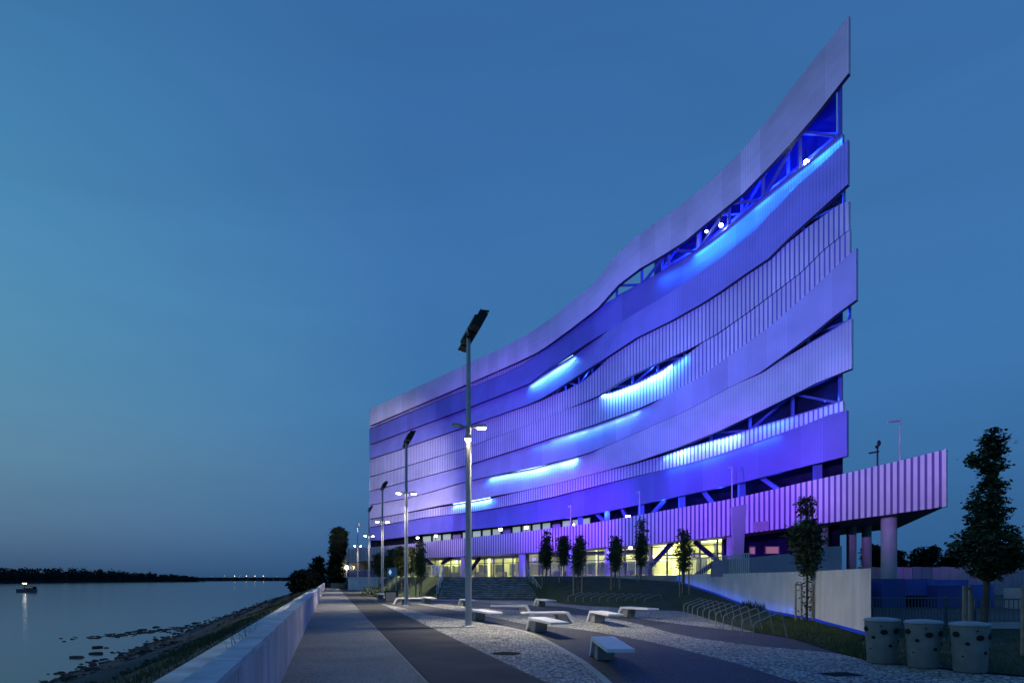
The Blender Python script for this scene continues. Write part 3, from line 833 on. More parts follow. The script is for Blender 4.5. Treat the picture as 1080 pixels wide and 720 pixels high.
b7 = band('facade_band', L7, U7, 389.5, 898, K((389,.3),(490,.3),(510,-.3),(606,-.3),(630,.7),(780,.7),(830,.1),(898,-.1)), K((389,.6),(465,1.1),(515,1.1),(547,.7),(640,.7),(671,1.1),(898,1.2)), .34, .66, .06, [M['panel_light'], M['panel_mid'], M['return']], AR, bulge=.1, label='lilac finely slatted band')
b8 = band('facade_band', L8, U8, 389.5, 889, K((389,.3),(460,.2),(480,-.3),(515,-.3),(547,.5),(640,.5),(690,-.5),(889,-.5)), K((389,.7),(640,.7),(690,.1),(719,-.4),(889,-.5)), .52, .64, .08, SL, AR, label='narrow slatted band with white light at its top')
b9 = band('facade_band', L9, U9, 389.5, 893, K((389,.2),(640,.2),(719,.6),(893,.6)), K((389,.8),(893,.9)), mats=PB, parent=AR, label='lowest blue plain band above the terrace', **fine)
band_objs = [b1,b2,b3,b4,b5,b6,b7,b8,b9]

# core body
def core_piece(name, prof, base_px, off, depth, m, zlo=ZP):
    mb = MB(); n = len(prof)
    fr = [FP(x, y, off) for x, y in prof]
    lo = [Vector((p.x,p.y,zlo)) for p in fr]
    bv = BACK*depth
    for i in range(n-1):
        mb.face([lo[i],lo[i+1],fr[i+1],fr[i]])
        mb.face([fr[i],fr[i+1],fr[i+1]+bv,fr[i]+bv])
        mb.face([lo[i]+bv,fr[i]+bv,fr[i+1]+bv,lo[i+1]+bv])
    for i in (0,n-1):
        mb.face([lo[i],fr[i],fr[i]+bv,lo[i]+bv])
    return mb
core_prof = [(391,434.5),(491,388),(560,356),(600,352),(630,331),(660,314),(700,292),(740,268),(783,235),(801,220),(851,182),(880,160),(889,152)]
mb = core_piece('core', core_prof, None, -4.0, 42, M['core'], zlo=7.62); obj('core_wall', mb, M['core'], AR)
# upper stand behind the top opening
up_prof = [(690,262),(723,232),(760,200),(800,160),(840,110),(882,52)]
mb = MB(); fr = [FP(x,y,-11) for x,y in up_prof]; lo = [FP(x, itp(x,core_prof)+12, -11) for x,_ in up_prof]
for i in range(len(fr)-1):
    mb.face([lo[i],lo[i+1],fr[i+1],fr[i]]); mb.face([fr[i],fr[i+1],fr[i+1]+BACK*30,fr[i]+BACK*30])
    mb.face([lo[i]+BACK*30,fr[i]+BACK*30,fr[i+1]+BACK*30,lo[i+1]+BACK*30])
for i in (0,-1): mb.face([lo[i],fr[i],fr[i]+BACK*30,lo[i]+BACK*30])
obj('upper_wall', mb, [M['upper']], AR)
# roof deck between top band and upper wall
mb = MB()
for (x0,y0),(x1,y1) in zip(up_prof[:-1],up_prof[1:]):
    mb.face([FP(x0,y0+2,.6),FP(x1,y1+2,.6),FP(x1,y1,-11),FP(x0,y0,-11)])
obj('roof', mb, M['core'], AR)

# trusses
def truss(top, bot, x0, x1, step, off, w, m, nm='truss', drop=0):
    mb = MB(); s = x_to_s(x1); e = x_to_s(x0); pts = []
    while s < e:
        x = s_to_x(s); pts.append((FP(x, itp(x,top)-1+drop, off), FP(x, itp(x,bot)+1.5, off))); s += step
    for i,(a,b) in enumerate(pts):
        mb.beam(a, b, w, w)
        if i+1 < len(pts):
            c, d = pts[i+1]
            mb.beam(a, c, w*1.2, w*1.2); mb.beam(b, d, w*1.2, w*1.2)
            mb.beam(*((a, d) if i % 2 else (b, c)), w*.8, w*.8)
    return obj(nm, mb, m, AR)
truss(U1, L2, 634, 886, 4.2, -1.6, .34, M['steel'])
truss([(x,y-12) for x,y in U1], [(x,y-3) for x,y in L2], 672, 886, 5.5, -6.5, .3, M['steel'])
truss(U3, L4, 574, 640, 2.6, -1.5, .22, M['steel'])
truss(U4, L5, 634, 722, 4., -1.8, .28, M['steel'])
truss(U3, L4, 828, 890, 4.2, -1.8, .26, M['steel'])
truss(U6, L7, 832, 896, 4.2, -1.8, .26, M['steel'])
truss(U7, L8, 700, 886, 5., -2.0, .30, M['steel'])
# struts and posts in the terrace opening
CT = [(365,578),(389,577),(430,573.3),(491,567),(547,561),(580,556.8),(616,552.6),(671,543.4),(719,534.8),(760,528),(796,520.4),(851,507.6),(899,497.3),(940,487.6),(950,485.3),(998,473.3)]
CB = [(365,592.6),(389,591.2),(408,590),(450,587.8),(498,586),(569,582),(616,578.6),(671,574.4),(719,570),(760,565.6),(814,558.7),(851,553.8),(881,550),(900,547.2),(940,542),(950,540.4),(998,534)]
def strut(x0,y0,x1,y1,off,w):
    mb = MB(); mb.beam(FP(x0,y0,off), FP(x1,y1,off), w, w); obj('strut', mb, M['steel'], AR)
for a in ((688,542,701,527),(741,517,752,531),(801,502,821,516),(664,552,655,533),(640,552,629,541)): strut(*a, -.6, .42)
for x in (719,782,862,612,640,676): strut(x, itp(x,U9)-3, x+.2, itp(x,CT)+5, -.6, .7)

def ring(mb, c4, w_):
    ctr = sum(c4, Vector())/4; o4 = -INW*.07
    outer = [p+o4 for p in c4]; inner = [p+(ctr-p).normalized()*w_*1.4+o4 for p in c4]
    ob = [p+INW*.05 for p in c4]
    fs = [(i,(i+1)%4,4+(i+1)%4,4+i) for i in range(4)]+[(i,8+i,8+(i+1)%4,(i+1)%4) for i in range(4)]
    mb.add(outer+inner+ob, fs)
# terrace floor + windows strip behind opening
CO = 4.36
mb = MB()
xs = np.linspace(380, 893, 40)
for xa, xb in zip(xs[:-1], xs[1:]):
    pts = []
    for x in (xa, xb):
        p = FP(x, itp(x,CT), CO); pts.append(Vector((p.x,p.y,p.z-1.1)))
    mb.face([pts[0]+INW*.3, pts[1]+INW*.3, pts[1]+INW*8.2, pts[0]+INW*8.2])
obj('terrace', mb, M['plaza'], AR)
for i, x in enumerate(np.arange(446, 622, 10.5)):
    mb = MB(); a, b = x, x+9.3
    g = lambda q, dy: FP(q, itp(q,CT)+dy, -3.9)
    mb.face([g(a,3), g(b,3), g(b,-6.5), g(a,-6.5)])
    o = obj('window', mb, M['win_green'] if i % 5 != 3 else M['greypanel'], AR)
    mb = MB()
    ring(mb, [g(a,3), g(b,3), g(b,-6.5), g(a,-6.5)], .14)
    obj('window_frame', mb, M['frame'], o)

# canopy
can = band('canopy', CT, CB, 365.5, 998, K((365,0)), K((365,0)), .56, .6, .12, [M['panel_light'], M['valley_canopy'], M['return']], AR, base=CO, rows=3, lip=.35, label='violet lit slatted canopy front jutting out at its end')
mb = MB(); xs = list(np.linspace(366, 998, 60))
for xa, xb in zip(xs[:-1], xs[1:]):
    a, b = FP(xa, itp(xa,CB)-.3, CO-.05), FP(xb, itp(xb,CB)-.3, CO-.05)
    q = 27.5 if xa > 763 else 5.7
    mb.face([a, b, b+BACK*q, a+BACK*q])
obj('soffit', mb, M['soffit'], can)
a0, a1 = FP(998, itp(998,CT)+.3, CO-.05), FP(998, itp(998,CB)-.3, CO-.05)
mb = MB(); mb.face([a0,a1,a1+BACK*27.5,a0+BACK*27.5]); obj('end_panel', mb, M['panel_light'], can)
mb = MB()
for xa, xb in zip(xs[:-1], xs[1:]):
    if xb < 885: continue
    a, b = FP(xa, itp(xa,CT)+7, CO-.4), FP(xb, itp(xb,CT)+7, CO-.4)
    mb.face([a, b, b+BACK*27, a+BACK*27])
obj('canopy_roof', mb, M['core'], can)
# pale sign board low on the canopy
mb = MB(); g = lambda x,y: FP(x,y,CO+.06)
mb.face([g(794,550.5),g(811,549),g(811,558.2),g(794,560.2)])
obj('blank_board', mb, M['greypanel'], can)

# columns under canopy
for x, r, off, ztop in ((488.5,.42,3.0,None),(550.5,.5,3.0,None),(600.5,.42,3.0,None),(641,.4,3.0,None),(770.5,.42,3.0,None),(937.5,.68,2.0,None),(898,.5,-6,None),(914,.5,-9,None),(868,.5,1.0,None)):
    p = FP(x, HOR, off); pc = FP(x, itp(min(x,998),CB), CO)
    zt = pc.z+.4
    mb = MB(); mb.tube((p.x,p.y,(-.1 if x > 925 else ZP-.02)),(p.x,p.y,zt), r, r, 20); obj('column', mb, M['column'], AR, smooth=False)

# ground floor hall
GO = -1.0
hp = lambda x, z, off=GO: Vector((FP(x,HOR,off).x, FP(x,HOR,off).y, z))
def room(x0, x1, tubes, glow, wallm=M['roomwall'], deep=9., panels=True):
    zc = 7.6
    A, B = hp(x0,0), hp(x1,0); bk = INW*deep
    mb = MB()
    V = lambda p, z: Vector((p.x,p.y,z))
    mb.face([V(A+bk,ZP),V(B+bk,ZP),V(B+bk,zc),V(A+bk,zc)]); mb.face([V(A,ZP),V(A+bk,ZP),V(A+bk,zc),V(A,zc)]); mb.face([V(B,ZP),V(B,zc),V(B+bk,zc),V(B+bk,ZP)])
    mb.face([V(A,zc),V(A+bk,zc),V(B+bk,zc),V(B,zc)])
    mb.face([V(A,ZP+.004),V(B,ZP+.004),V(B+bk,ZP+.004),V(A+bk,ZP+.004)],1)
    # interior partitions and doors
    L = (B-A).length; d = (B-A).normalized(); q = 3.
    while q < L-2:
        w_ = random.uniform(.3,1.6); p = A+d*q+INW*random.uniform(4,deep-.4)
        mb.beam(V(p,ZP+1.2),V(p+d*w_,ZP+1.2),.2,2.4,2); q += random.uniform(2.5,6)
    if panels:
        q = .6
        while q < L-3.5:
            w_ = random.uniform(2.2,3.6); p = A+d*q+bk-INW*.15
            mb.beam(V(p,ZP+1.5),V(p+d*w_,ZP+1.5),.1,random.uniform(1.5,2.1),3)
            if random.random() < .6: mb.beam(V(p-INW*random.uniform(2,5),ZP+.55),V(p+d*w_*.8-INW*2.5,ZP+.55),.5,1.0,2)
            q += w_+random.uniform(.7,1.6)
        q = 4.
        while q < L-1:
            p = A+d*q+INW*3.2; mb.beam(V(p,ZP),V(p,zc-.1),.45,.45,0); q += 7.3
        for k in (2.2,5.4):
            mb.beam(V(A+INW*k+d*.2,ZP+3.55),V(B+INW*k-d*.2,ZP+3.55),.35,.5,2)
    else:
        for q,z0,z1,w_ in ((2.,2.6,3.3,1.),(6.5,0,2.4,1.9),(9.,2.5,3.2,.5),(14.,0,2.2,1.2),(17.,2.4,3.6,.8),(11.8,0,2.9,.25),(4.4,0,4.5,.25)):
            if q+w_ < L: p = A+d*q+bk-INW*random.uniform(.2,4); mb.beam(V(p,ZP+(z0+z1)/2),V(p+d*w_,ZP+(z0+z1)/2),.25,z1-z0,2)
        mb.beam(V(A+INW*1.6+d*.2,ZP+2.9),V(B+INW*1.6-d*.2,ZP+2.9),.25,.22,2)
    hall = obj('hall', mb, [wallm, M['roomfloor'], M['frame'], M['greenpanel']], AR)
    for k in range(tubes):
        p = A.lerp(B,(k+.5)/tubes)+INW*(2.0+2.5*(k % 2)); mb = MB()
        mb.beam(V(p-d*1.4,zc-1.1),V(p+d*1.4,zc-1.1),.22,.12); obj('ceiling_lamp', mb, M['tube'], hall)
    if glow:
        n = max(1,int(L/14))
        for k in range(n):
            p = A.lerp(B,(k+.5)/n)+INW*3.5
            area(V(p,zc-.6),(0,0,-1),d,8,2.5,glow/n*1.0,(.97,1,.46),'hall_light')
    # mullions + glass
    gl = MB(); gl.face([V(A-INW*.05,ZP),V(B-INW*.05,ZP),V(B-INW*.05,zc),V(A-INW*.05,zc)])
    g_ = obj('glazing', gl, M['glass'], AR)
    mb = MB(); q = 0
    while q <= L:
        p = A+d*q-INW*.12; mb.beam(V(p,ZP),V(p,zc),.2,.2); q += 2.4
    for z in (ZP+.1,ZP+2.4,ZP+3.9): mb.beam(V(A-INW*.12,z),V(B-INW*.12,z),.12,.12)
    obj('mullion_grid', mb, M['frame'], g_)
room(416, 553, 14, 6500)
room(558, 684, 6, 2400)
room(688, 761, 6, 3900, panels=False)
for x, e_ in ((440,300),(478,350),(520,350),(565,500),(605,500),(645,500),(685,350),(745,200)):
    point(FP(x, HOR, 3.4)*1+Vector((0,0,3.2)), e_, (.10,.08,1), .25, 'canopy_light')
mb = MB(); A, B = hp(366,0), hp(415.6,0); V = lambda p, z: Vector((p.x,p.y,z))
mb.face([V(A,ZP-2),V(B,ZP-2),V(B,7.4),V(A,7.4)]); mb.face([V(A,ZP-2),V(A,7.4),V(A+BACK*30,7.4),V(A+BACK*30,ZP-2)])
obj('base_wall', mb, M['core'], AR)
for xa, xb in ((372,378),(384,389),(393,399),(404,412)):
    mb = MB(); q = lambda x,z: hp(x,z,GO+.08)
    mb.face([q(xa,ZP+.6),q(xb,ZP+.6),q(xb,ZP+2.6),q(xa,ZP+2.6)]); obj('window', mb, M['glass'], AR)
# solid base wall with warm windows to the right
mb = MB(); A, B = hp(763,0), hp(886,0)
V = lambda p, z: Vector((p.x,p.y,z))
mb.face([V(A,ZP-2),V(B,ZP-2),V(B,11),V(A,11)]); mb.face([V(B,ZP-2),V(B+BACK*30,ZP-2),V(B+BACK*30,11),V(B,11)])
obj('base_wall', mb, M['core'], AR)
for xa, xb, ya, yb in ((790,797.5,575.5,585),(806.5,823,575.5,584)):
    mb = MB(); q = lambda x,y: FP(x,y,GO+.06)
    mb.face([q(xa,yb),q(xb,yb),q(xb,ya),q(xa,ya)]); w_ = obj('window', mb, M['win_orange'], AR)
    mb = MB()
    ring(mb, [q(xa,yb),q(xb,yb),q(xb,ya),q(xa,ya)], .14)
    obj('window_frame', mb, M['frame'], w_)
# diagonal braces in front of glazing
for a in ((687,596,709,572),(733,571,758,592),(758,590,735,606),(466,594,478,587),(461,600,448,589),(497,600,506,588)):
    mb = MB(); mb.beam(FP(a[0],a[1],1.6), FP(a[2],a[3],1.6), .45, .45); obj('brace', mb, M['core'], AR)
# soffit spots / terrace floodlights
for i, (x, y, s) in enumerate(((662,545,.42),(555,556,.34),(528,558,.34),(459.6,565,.3),(440.5,567,.3),(605,553,.16),(716,571.5,.2),(665,577,.3))):
    off = 2.4 if y < 570 else 1.0
    p = FP(x, y, off); fl = thing('floodlight', ['white floodlight on the terrace rail below the blue band, brightest of its row','white floodlight on the terrace, third from the brightest','white floodlight on the terrace behind the tall lamp mast, right of it','white floodlight on the terrace left of the tall lamp mast','farthest white floodlight on the terrace, at its left end','small dim floodlight on the terrace beside the brightest one','small lamp hanging from the canopy above the bright hall','round lamp under the canopy above the plaza railing'][i], 'floodlight', p, 'floodlights along the terrace')
    mb = MB(); mb.box(p+Vector((-s*.8,-s*.3,-s*.6)), p+Vector((s*.8,s*.3,s*.6))); h_ = obj('housing', mb, M['black'], fl)
    mb = MB(); mb.box(p+Vector((-s*.7,-s*.36,-s*.5)), p+Vector((s*.7,-s*.31,s*.5))); obj('lens', mb, M['lamp_white'], h_)
    mb = MB()
    if y < 570: mb.tube(p-Vector((0,0,s*.6)), p-Vector((0,0,1.9)), .05)
    else: mb.tube(p+Vector((0,0,s*.6)), p+Vector((0,0,1.5)), .05)
    obj('bracket', mb, M['black'], fl)

# LED strips and wash lights under the band edges
def wash(curve, x0, x1, lift, off_l, power, col, parent, led=True, nseg=3, inw=.55, size=.25, drop=.4, ledm='led'):
    rnd = random.Random(int(x0)*7+int(x1)); nseg *= 2
    for k in range(nseg):
        a = x0+(x1-x0)*k/nseg; b = x0+(x1-x0)*(k+1)/nseg
        vary = rnd.uniform(.45,1.5)
        pa, pb = FP(a, itp(a,curve)+lift, off_l), FP(b, itp(b,curve)+lift, off_l)
        t = (pb-pa); c = (pa+pb)/2
        dd = Vector((0,0,-1))+INW*inw; tn = t.normalized(); dd = dd-tn*dd.dot(tn)
        area(c, dd, t, t.length*1.02, size, power*vary*t.length, col, spread=125)
        if led:
            mb = MB(); mb.beam(pa-INW*.0+Vector((0,0,.12)), pb+Vector((0,0,.12)), .10, .10); obj('led_strip', mb, M[ledm], parent)
CY = (.16,.50,1.0); WC = (.42,.72,1.0); BL = (.04,.20,1.0)
CW = (.26,.62,1.0); DB = (.015,.22,1.0)
wash(L2, 730, 886, -.6, .0, 26, (.04,.36,1.0), b1, led=False, nseg=5, inw=.35)
wash(L2, 690, 886, -2.5, .9, 26, (.02,.26,1.0), b1, led=False, nseg=6, inw=.75)
wash(L3, 558, 604, -1.0, .05, 22, CW, b2, nseg=2, inw=.3)
wash(L3, 556, 604, -2.0, .7, 34, DB, b2, led=False, nseg=2, inw=.6)
wash(L5, 634, 706, -1.2, .0, 50, CW, b4, led=False, nseg=3, inw=.3)
wash(L5, 634, 722, -2.0, .7, 36, (.05,.35,1), b4, led=False, nseg=3, inw=.6)
wash(L6, 580, 673, -.5, .40, 7, CW, b5, nseg=5, inw=.3, ledm='led_mid')
wash(L6, 560, 680, -.8, 1.0, 9, DB, b5, led=False, nseg=3, inw=.5)
wash(L7, 516, 607, -.6, .15, 22, CW, b6, nseg=3, inw=.3)
wash(L7, 510, 607, -1.2, .8, 26, DB, b6, led=False, nseg=3, inw=.6)
wash(L8, 478, 517, -.6, .10, 18, CW, b7, nseg=1, inw=.3)
wash(L8, 474, 519, -1.0, .7, 16, DB, b7, led=False, nseg=1, inw=.6)
wash(L8, 698, 778, -1.5, .0, 32, CW, b7, led=False, nseg=3, inw=.35)
wash(L8, 778, 838, -1.5, .0, 13, (.06,.38,1), b7, led=False, nseg=3, inw=.35)
wash(L8, 838, 885, -1.5, .0, 6, (.02,.16,1), b7, led=False, nseg=2, inw=.35)
wash(L9, 700, 820, -1.0, 1.1, 10, (.02,.22,1.0), b8, led=False, nseg=2)
# blue interior lights in the top opening
for x, y, off, p in ((680,300,-4,1600),(720,262,-5,2400),(765,228,-5,3200),(810,190,-5,3400),(850,155,-5,3000),(880,125,-5,1300)):
    point(FP(x,y,off), p, (.008,.03,1), .4, 'interior_light')
for x, y, off, p in ((604,408,-1.8,350),(620,398,-1.8,300),(690,392,-2.2,350),(660,404,-2.2,300),(800,446,-2.4,350),(750,458,-2.4,400),(870,422,-2.4,300),(885,330,-2.4,180),(880,215,-2.4,150)):
    point(FP(x,y,off), p, (.02,.10,1), .3, 'interior_light')
for x, y, p in ((640,541,700),(700,531,700),(760,520,700),(820,507,200),(600,549,300)):
    point(FP(x,y,.2), p, (.02,.07,1), .3, 'interior_light')
# lit star lamps inside the top opening
for i,(x,y) in enumerate(((760.5,237.5),(745,244),(850.5,171.5))):
    p = FP(x,y,-.9); s = (.24,.16,.3)[i]
    fl = thing('spot_lamp', ['bright white lamp high inside the top blue opening of the arena','small lamp left of the bright one in the top blue opening','bright lamp on the cyan edge near the arena tip'][i], 'lamp', p)
    mb = MB(); mb.ico(p, s, s, s, jit=0, n=10, k=6); obj('lens', mb, M['lamp_white'], fl)
    mb = MB(); mb.tube(p+Vector((0,.1,s*.8)), p+Vector((0,.2,1.6)), .06); obj('bracket', mb, M['black'], fl)

# masts on the canopy roof
def terrace_mast(x, y0, y1, head, label, off=3.6):
    a = FP(x,y0,off); b = FP(x,y1,off); k = a.y/F
    t = thing('roof_mast', label, 'lamp post', a, 'slim masts on the canopy roof')
    mb = MB(); mb.tube(a-Vector((0,0,1.5)), b, .085, .06); obj('pole', mb, M['pole'], t)
    if head:
        mb = MB(); mb.beam(b+Vector((.3*k,0,0)), b+Vector((head*k,0,-1.2*k)), .35, .14); obj('lamp_head', mb, M['pole'], t)
    return t
terrace_mast(949, 482, 443, -12, 'slim lamp mast with a long head above the canopy tip', )
terrace_mast(772, 524, 492, -4, 'slim lamp mast in front of the lowest blue band, nearest the pylon')
terrace_mast(674.5, 544, 518, -3, 'slim lamp mast on the canopy above the brightest floodlight')
terrace_mast(602, 553, 533, -3, 'slim lamp mast on the canopy above the stair lawn')
q = FP(925.5,490,3.4); k = q.y/F
t = thing('camera_mast', 'short dark mast with a camera and crossarm above the canopy', 'mast', q)
mb = MB(); mb.tube(q-Vector((0,0,1.4)), q+Vector((0,0,20*k)), .08); obj('pole', mb, M['black'], t)
mb = MB(); mb.beam(q+Vector((-9*k,0,12.3*k)), q+Vector((1.5*k,0,14*k)), .14, .14); obj('crossarm', mb, M['black'], t)
mb = MB(); mb.ico(q+Vector((1.5*k,0,23*k)), 2.1*k, 2.1*k, 3.4*k, jit=.1, n=8); mb.ico(q+Vector((-.5*k,0,19*k)),2*k,2*k,2*k,jit=.1,n=8); obj('camera', mb, M['black'], t)

# tapered pylon on the plaza
pyD = 62
a = P(779,590,pyD); k = pyD/F
mb = MB()
w0, w1 = 4.8*k, 7.6*k
zb, zt = ZP, CAMZ+(HOR-533)*k
for sgn in (0,):
    bot = [Vector((a.x-w0,pyD,zb)),Vector((a.x+w0,pyD,zb)),Vector((a.x+w0*.8,pyD+.5,zb)),Vector((a.x-w0*.8,pyD+.5,zb))]
    mid = [Vector((a.x-w0*1.25,pyD-.1,zb+(zt-zb)*.5)),Vector((a.x+w0*1.15,pyD-.1,zb+(zt-zb)*.5)),Vector((a.x+w0,pyD+.6,zb+(zt-zb)*.5)),Vector((a.x-w0,pyD+.6,zb+(zt-zb)*.5))]
    top = [Vector((a.x-w1,pyD-.25,zt-.15)),Vector((a.x+w1,pyD-.25,zt+.12)),Vector((a.x+w1*.8,pyD+.8,zt+.12)),Vector((a.x-w1*.8,pyD+.8,zt-.15))]
    mb.add(bot+mid+top, [(3,2,1,0),(8,9,10,11)]+[(i,(i+1)%4,4+(i+1)%4,4+i) for i in range(4)]+[(4+i,4+(i+1)%4,8+(i+1)%4,8+i) for i in range(4)])
tag(obj('pylon', mb, M['column'], loc=(a.x,pyD,ZP)), 'tall grey pylon widening towards its top in front of the canopy', 'pylon')

# ------------------------------------------------------------------ plaza railing
def railing(pts, name, label, panel=True, h=1.05, step=1.5, z=ZP+.09):
    t = thing(name, label, 'railing', Vector((pts[0][0],pts[0][1],z)))
    pn, ps = MB(), MB()
    for a, b in zip(pts[:-1],pts[1:]):
        a = Vector((a[0],a[1],z)); b = Vector((b[0],b[1],z)); L = (b-a).length; n = max(1,int(L/step))
        for i in range(n):
            p, q = a.lerp(b,i/n), a.lerp(b,(i+1)/n)
            if panel: pn.face([p.lerp(q,.04)+Vector((0,0,.1)),p.lerp(q,.96)+Vector((0,0,.1)),p.lerp(q,.96)+Vector((0,0,h-.06)),p.lerp(q,.04)+Vector((0,0,h-.06))])
            ps.tube(p,p+Vector((0,0,h)),.03,n=6)
        ps.tube(a+Vector((0,0,h)),b+Vector((0,0,h)),.03,n=6)
    obj('post_and_rail', ps, M['steel_pale'], t)
    if panel: obj('glass_panel', pn, M['railglass'], t)
    return t
railing([(1.6,61.9),(3.6,60.9),(7.5,56.4),(11.9,50.5)], 'glass_railing', 'blue lit glass railing along the plaza edge above the wide lawn')
railing([(-6.3,62.3),(-9,70.4),(-13.5,84.4),(-18.2,100.4)], 'glass_railing', 'blue lit glass railing left of the staircase top')
railing([(12.3,49.5),(12.75,42),(12.6,36)], 'bar_railing', 'plain metal railing behind the start of the white retaining wall', panel=False, step=.35, z=2.0)
railing([(-18.6,100.2),(-24.8,103.8)], 'glass_railing', 'glazed railing on top of the pale podium wall')

# ------------------------------------------------------------------ lamp masts on the promenade
PD = Vector((-.2674,1,0)).normalized(); PN = Vector((1,.2674,0)).normalized()
def mast(label, lit=(1,1)):
    t = thing('lamp_mast', label, 'lamp post', (0,0,0), 'tall floodlight masts beside the lane')
    Z = Vector((0,0,1))
    mb = MB(); mb.tube((0,0,0),(0,0,5.),.12,.105,14); mb.tube((0,0,5.),(0,0,10.5),.105,.07,14); obj('pole', mb, M['pole'], t, smooth=False)
    mb = MB(); mb.lathe([(.24,0),(.24,.03),(.16,.06)], (0,0,0), 16); obj('base_plate', mb, M['pole'], t)
    mb = MB(); mb.beam(PD*-1.3+Z*10.45, PD*1.3+Z*10.45, .09, .09); cb = obj('crossbar', mb, M['black'], t)
    mb = MB(); a_, b_ = PD*-1.75, PD*1.75
    a_, b_ = PD*-1.28, PD*1.28
    vs = [a_+PN*.14+Z*10.665,b_+PN*.14+Z*10.665,b_+PN*.46+Z*10.665,a_+PN*.46+Z*10.665]
    mb.add(vs+[v+Z*.02 for v in vs],[(3,2,1,0),(4,5,6,7),(0,1,5,4),(1,2,6,5),(2,3,7,6),(3,0,4,7)]); obj('added_spill_shield', mb, M['black'], cb)  # added plate that keeps the coloured beams off the ground
    for s in (-1.05,-.35,.35,1.05):
        mb = MB(); c = PD*s+Z*10.42
        fr = PN*.22
        # tilted floodlight housing facing the arena
        u = PD*.3; v = (Z*.26+PN*.14)
        d = (PN*.14 - Z*.06)
        vs = [c-u-v,c+u-v,c+u+v,c-u+v,c-u*.9-v*.9+d*2,c+u*.9-v*.9+d*2,c+u*.9+v*.9+d*2,c-u*.9+v*.9+d*2]
        mb.add(vs,[(0,3,2,1),(4,5,6,7),(0,1,5,4),(1,2,6,5),(2,3,7,6),(3,0,4,7)]); f_ = obj('floodlight', mb, M['black'], cb)
    for s, on in ((-1,lit[0]),(1,lit[1])):
        mb = MB(); mb.tube(Z*7.0, PN*(.28*s)+Z*7.05, .04); ar = obj('lamp_arm', mb, M['pole'], t)
        mb = MB(); mb.beam(PN*(.25*s)+Z*7.06, PN*(.62*s)+Z*7.08, .22, .09); obj('lamp_head', mb, M['pole'], ar)
        if on:
            mb = MB(); mb.beam(PN*(.34*s)+Z*6.995, PN*(.60*s)+Z*7.01, .18, .07); obj('lamp_lens', mb, M['lamp_warm'], ar)
    return t
m1 = mast('tallest and nearest floodlight mast, standing on the pale cobbles, its right lamp lit', (0,1))
pm1 = Vector((-1.53,24,.004)); m1.location = pm1
# extra pole mounted lamp on nearest mast
mb = MB(); mb.beam(Vector((.0,-.14,6.58)),Vector((.0,-.42,6.6)),.2,.1); ex = obj('lamp_head', mb, M['pole'], None); ex.parent = m1; ORI[ex.name] = Vector((0,0,0))
mb = MB(); mb.beam(Vector((.0,-.2,6.515)),Vector((.0,-.4,6.53)),.17,.06); o_ = obj('lamp_lens', mb, M['lamp_warm'], None); o_.parent = ex
m2 = mast('second floodlight mast from the camera with two lit lamps, by the staircase lawn', (1,1))
MP = [pm1]
pos2 = [(-6.6,42.6),(-12.15,64),(-17.8,85),(-25.1,111)]
m2.location = (*pos2[0],0); MP.append(Vector((*pos2[0],0)))
for (x,y), lb in zip(pos2[1:], ('third floodlight mast along the lane with two lit lamps','fourth floodlight mast along the lane, at the arena left edge','farthest floodlight mast, standing left of the arena')):
    dup(m2, (x,y,0), 0, lb); MP.append(Vector((x,y,0)))
for i, p in enumerate(MP):
    e = (2100,2500,2600,2600,2600)[i]
    for s in ((1,) if i == 0 else (-1,1)):
        q = p+PN*.58*s+Vector((0,0,6.93))
        spot(q, q+Vector((0,0,-1))+PN*.42*s, e*(1.5 if i == 0 else 1.1), (1,.88,.70), 128, 1.0, 'lamp_light', .12)
    if i == 0:
        q = p+Vector((0,-.8,6.4)); spot(q, q+Vector((-.3,-1.0,-1)), 600, (1,.88,.70), 96, 1.0, 'lamp_light', .12)
# small park lamps at the far end
for i,(px,py) in enumerate(((365.7,598.2),(373,600.4))):
    D = 150; a = P(px,HOR,D); a.z = 0
    t = thing('park_lamp', ['low lit park lamp beside the dark poplar','low lit park lamp just right of the one by the poplar'][i], 'lamp post', a)
    zt = CAMZ+(HOR-py)/F*D
    mb = MB(); mb.tube(a, (a.x,a.y,zt-.3), .07); obj('pole', mb, M['pole'], t)
    mb = MB(); mb.ico((a.x,a.y,zt), .38,.38,.38, jit=0, n=10, k=6); obj('lamp_globe', mb, M['lamp_warm'], t)
    point((a.x,a.y-.6,zt), 300, (1,.85,.55), .3, 'lamp_light')

# coloured floodlights on the masts light the arena
VIO = (.25,.15,1.0); BLU = (.15,.14,1.0); PUR = (.30,.03,1.0); LIL = (.27,.31,1.0); PNK = (.76,.68,1.0)
def mtop(i): return MP[i]+PN*.32+Vector((0,0,10.735))
spot(mtop(0), FP(870,190), 95000, LIL, 66, .9)
spot(mtop(0)+PD*.5, FP(700,390), 74000, BLU, 58, .9)
spot(mtop(1), FP(610,450), 88000, BLU, 60, .9)
spot(mtop(2), FP(510,490), 92000, VIO, 60, .9)
spot(mtop(3), FP(408,510), 105000, PNK, 50, .9)
spot(mtop(3)+PD*.5, FP(450,582,CO), 42000, (.62,.36,1), 44, .9)
spot(mtop(0)-PD*.6, FP(930,476,CO), 76000, (.50,.27,1), 25, .9)
spot(mtop(1)+PD*.6, FP(770,545,CO), 90000, PUR, 36, .9)
spot(mtop(2)+PD*.6, FP(600,570,CO), 95000, PUR, 40, .9)

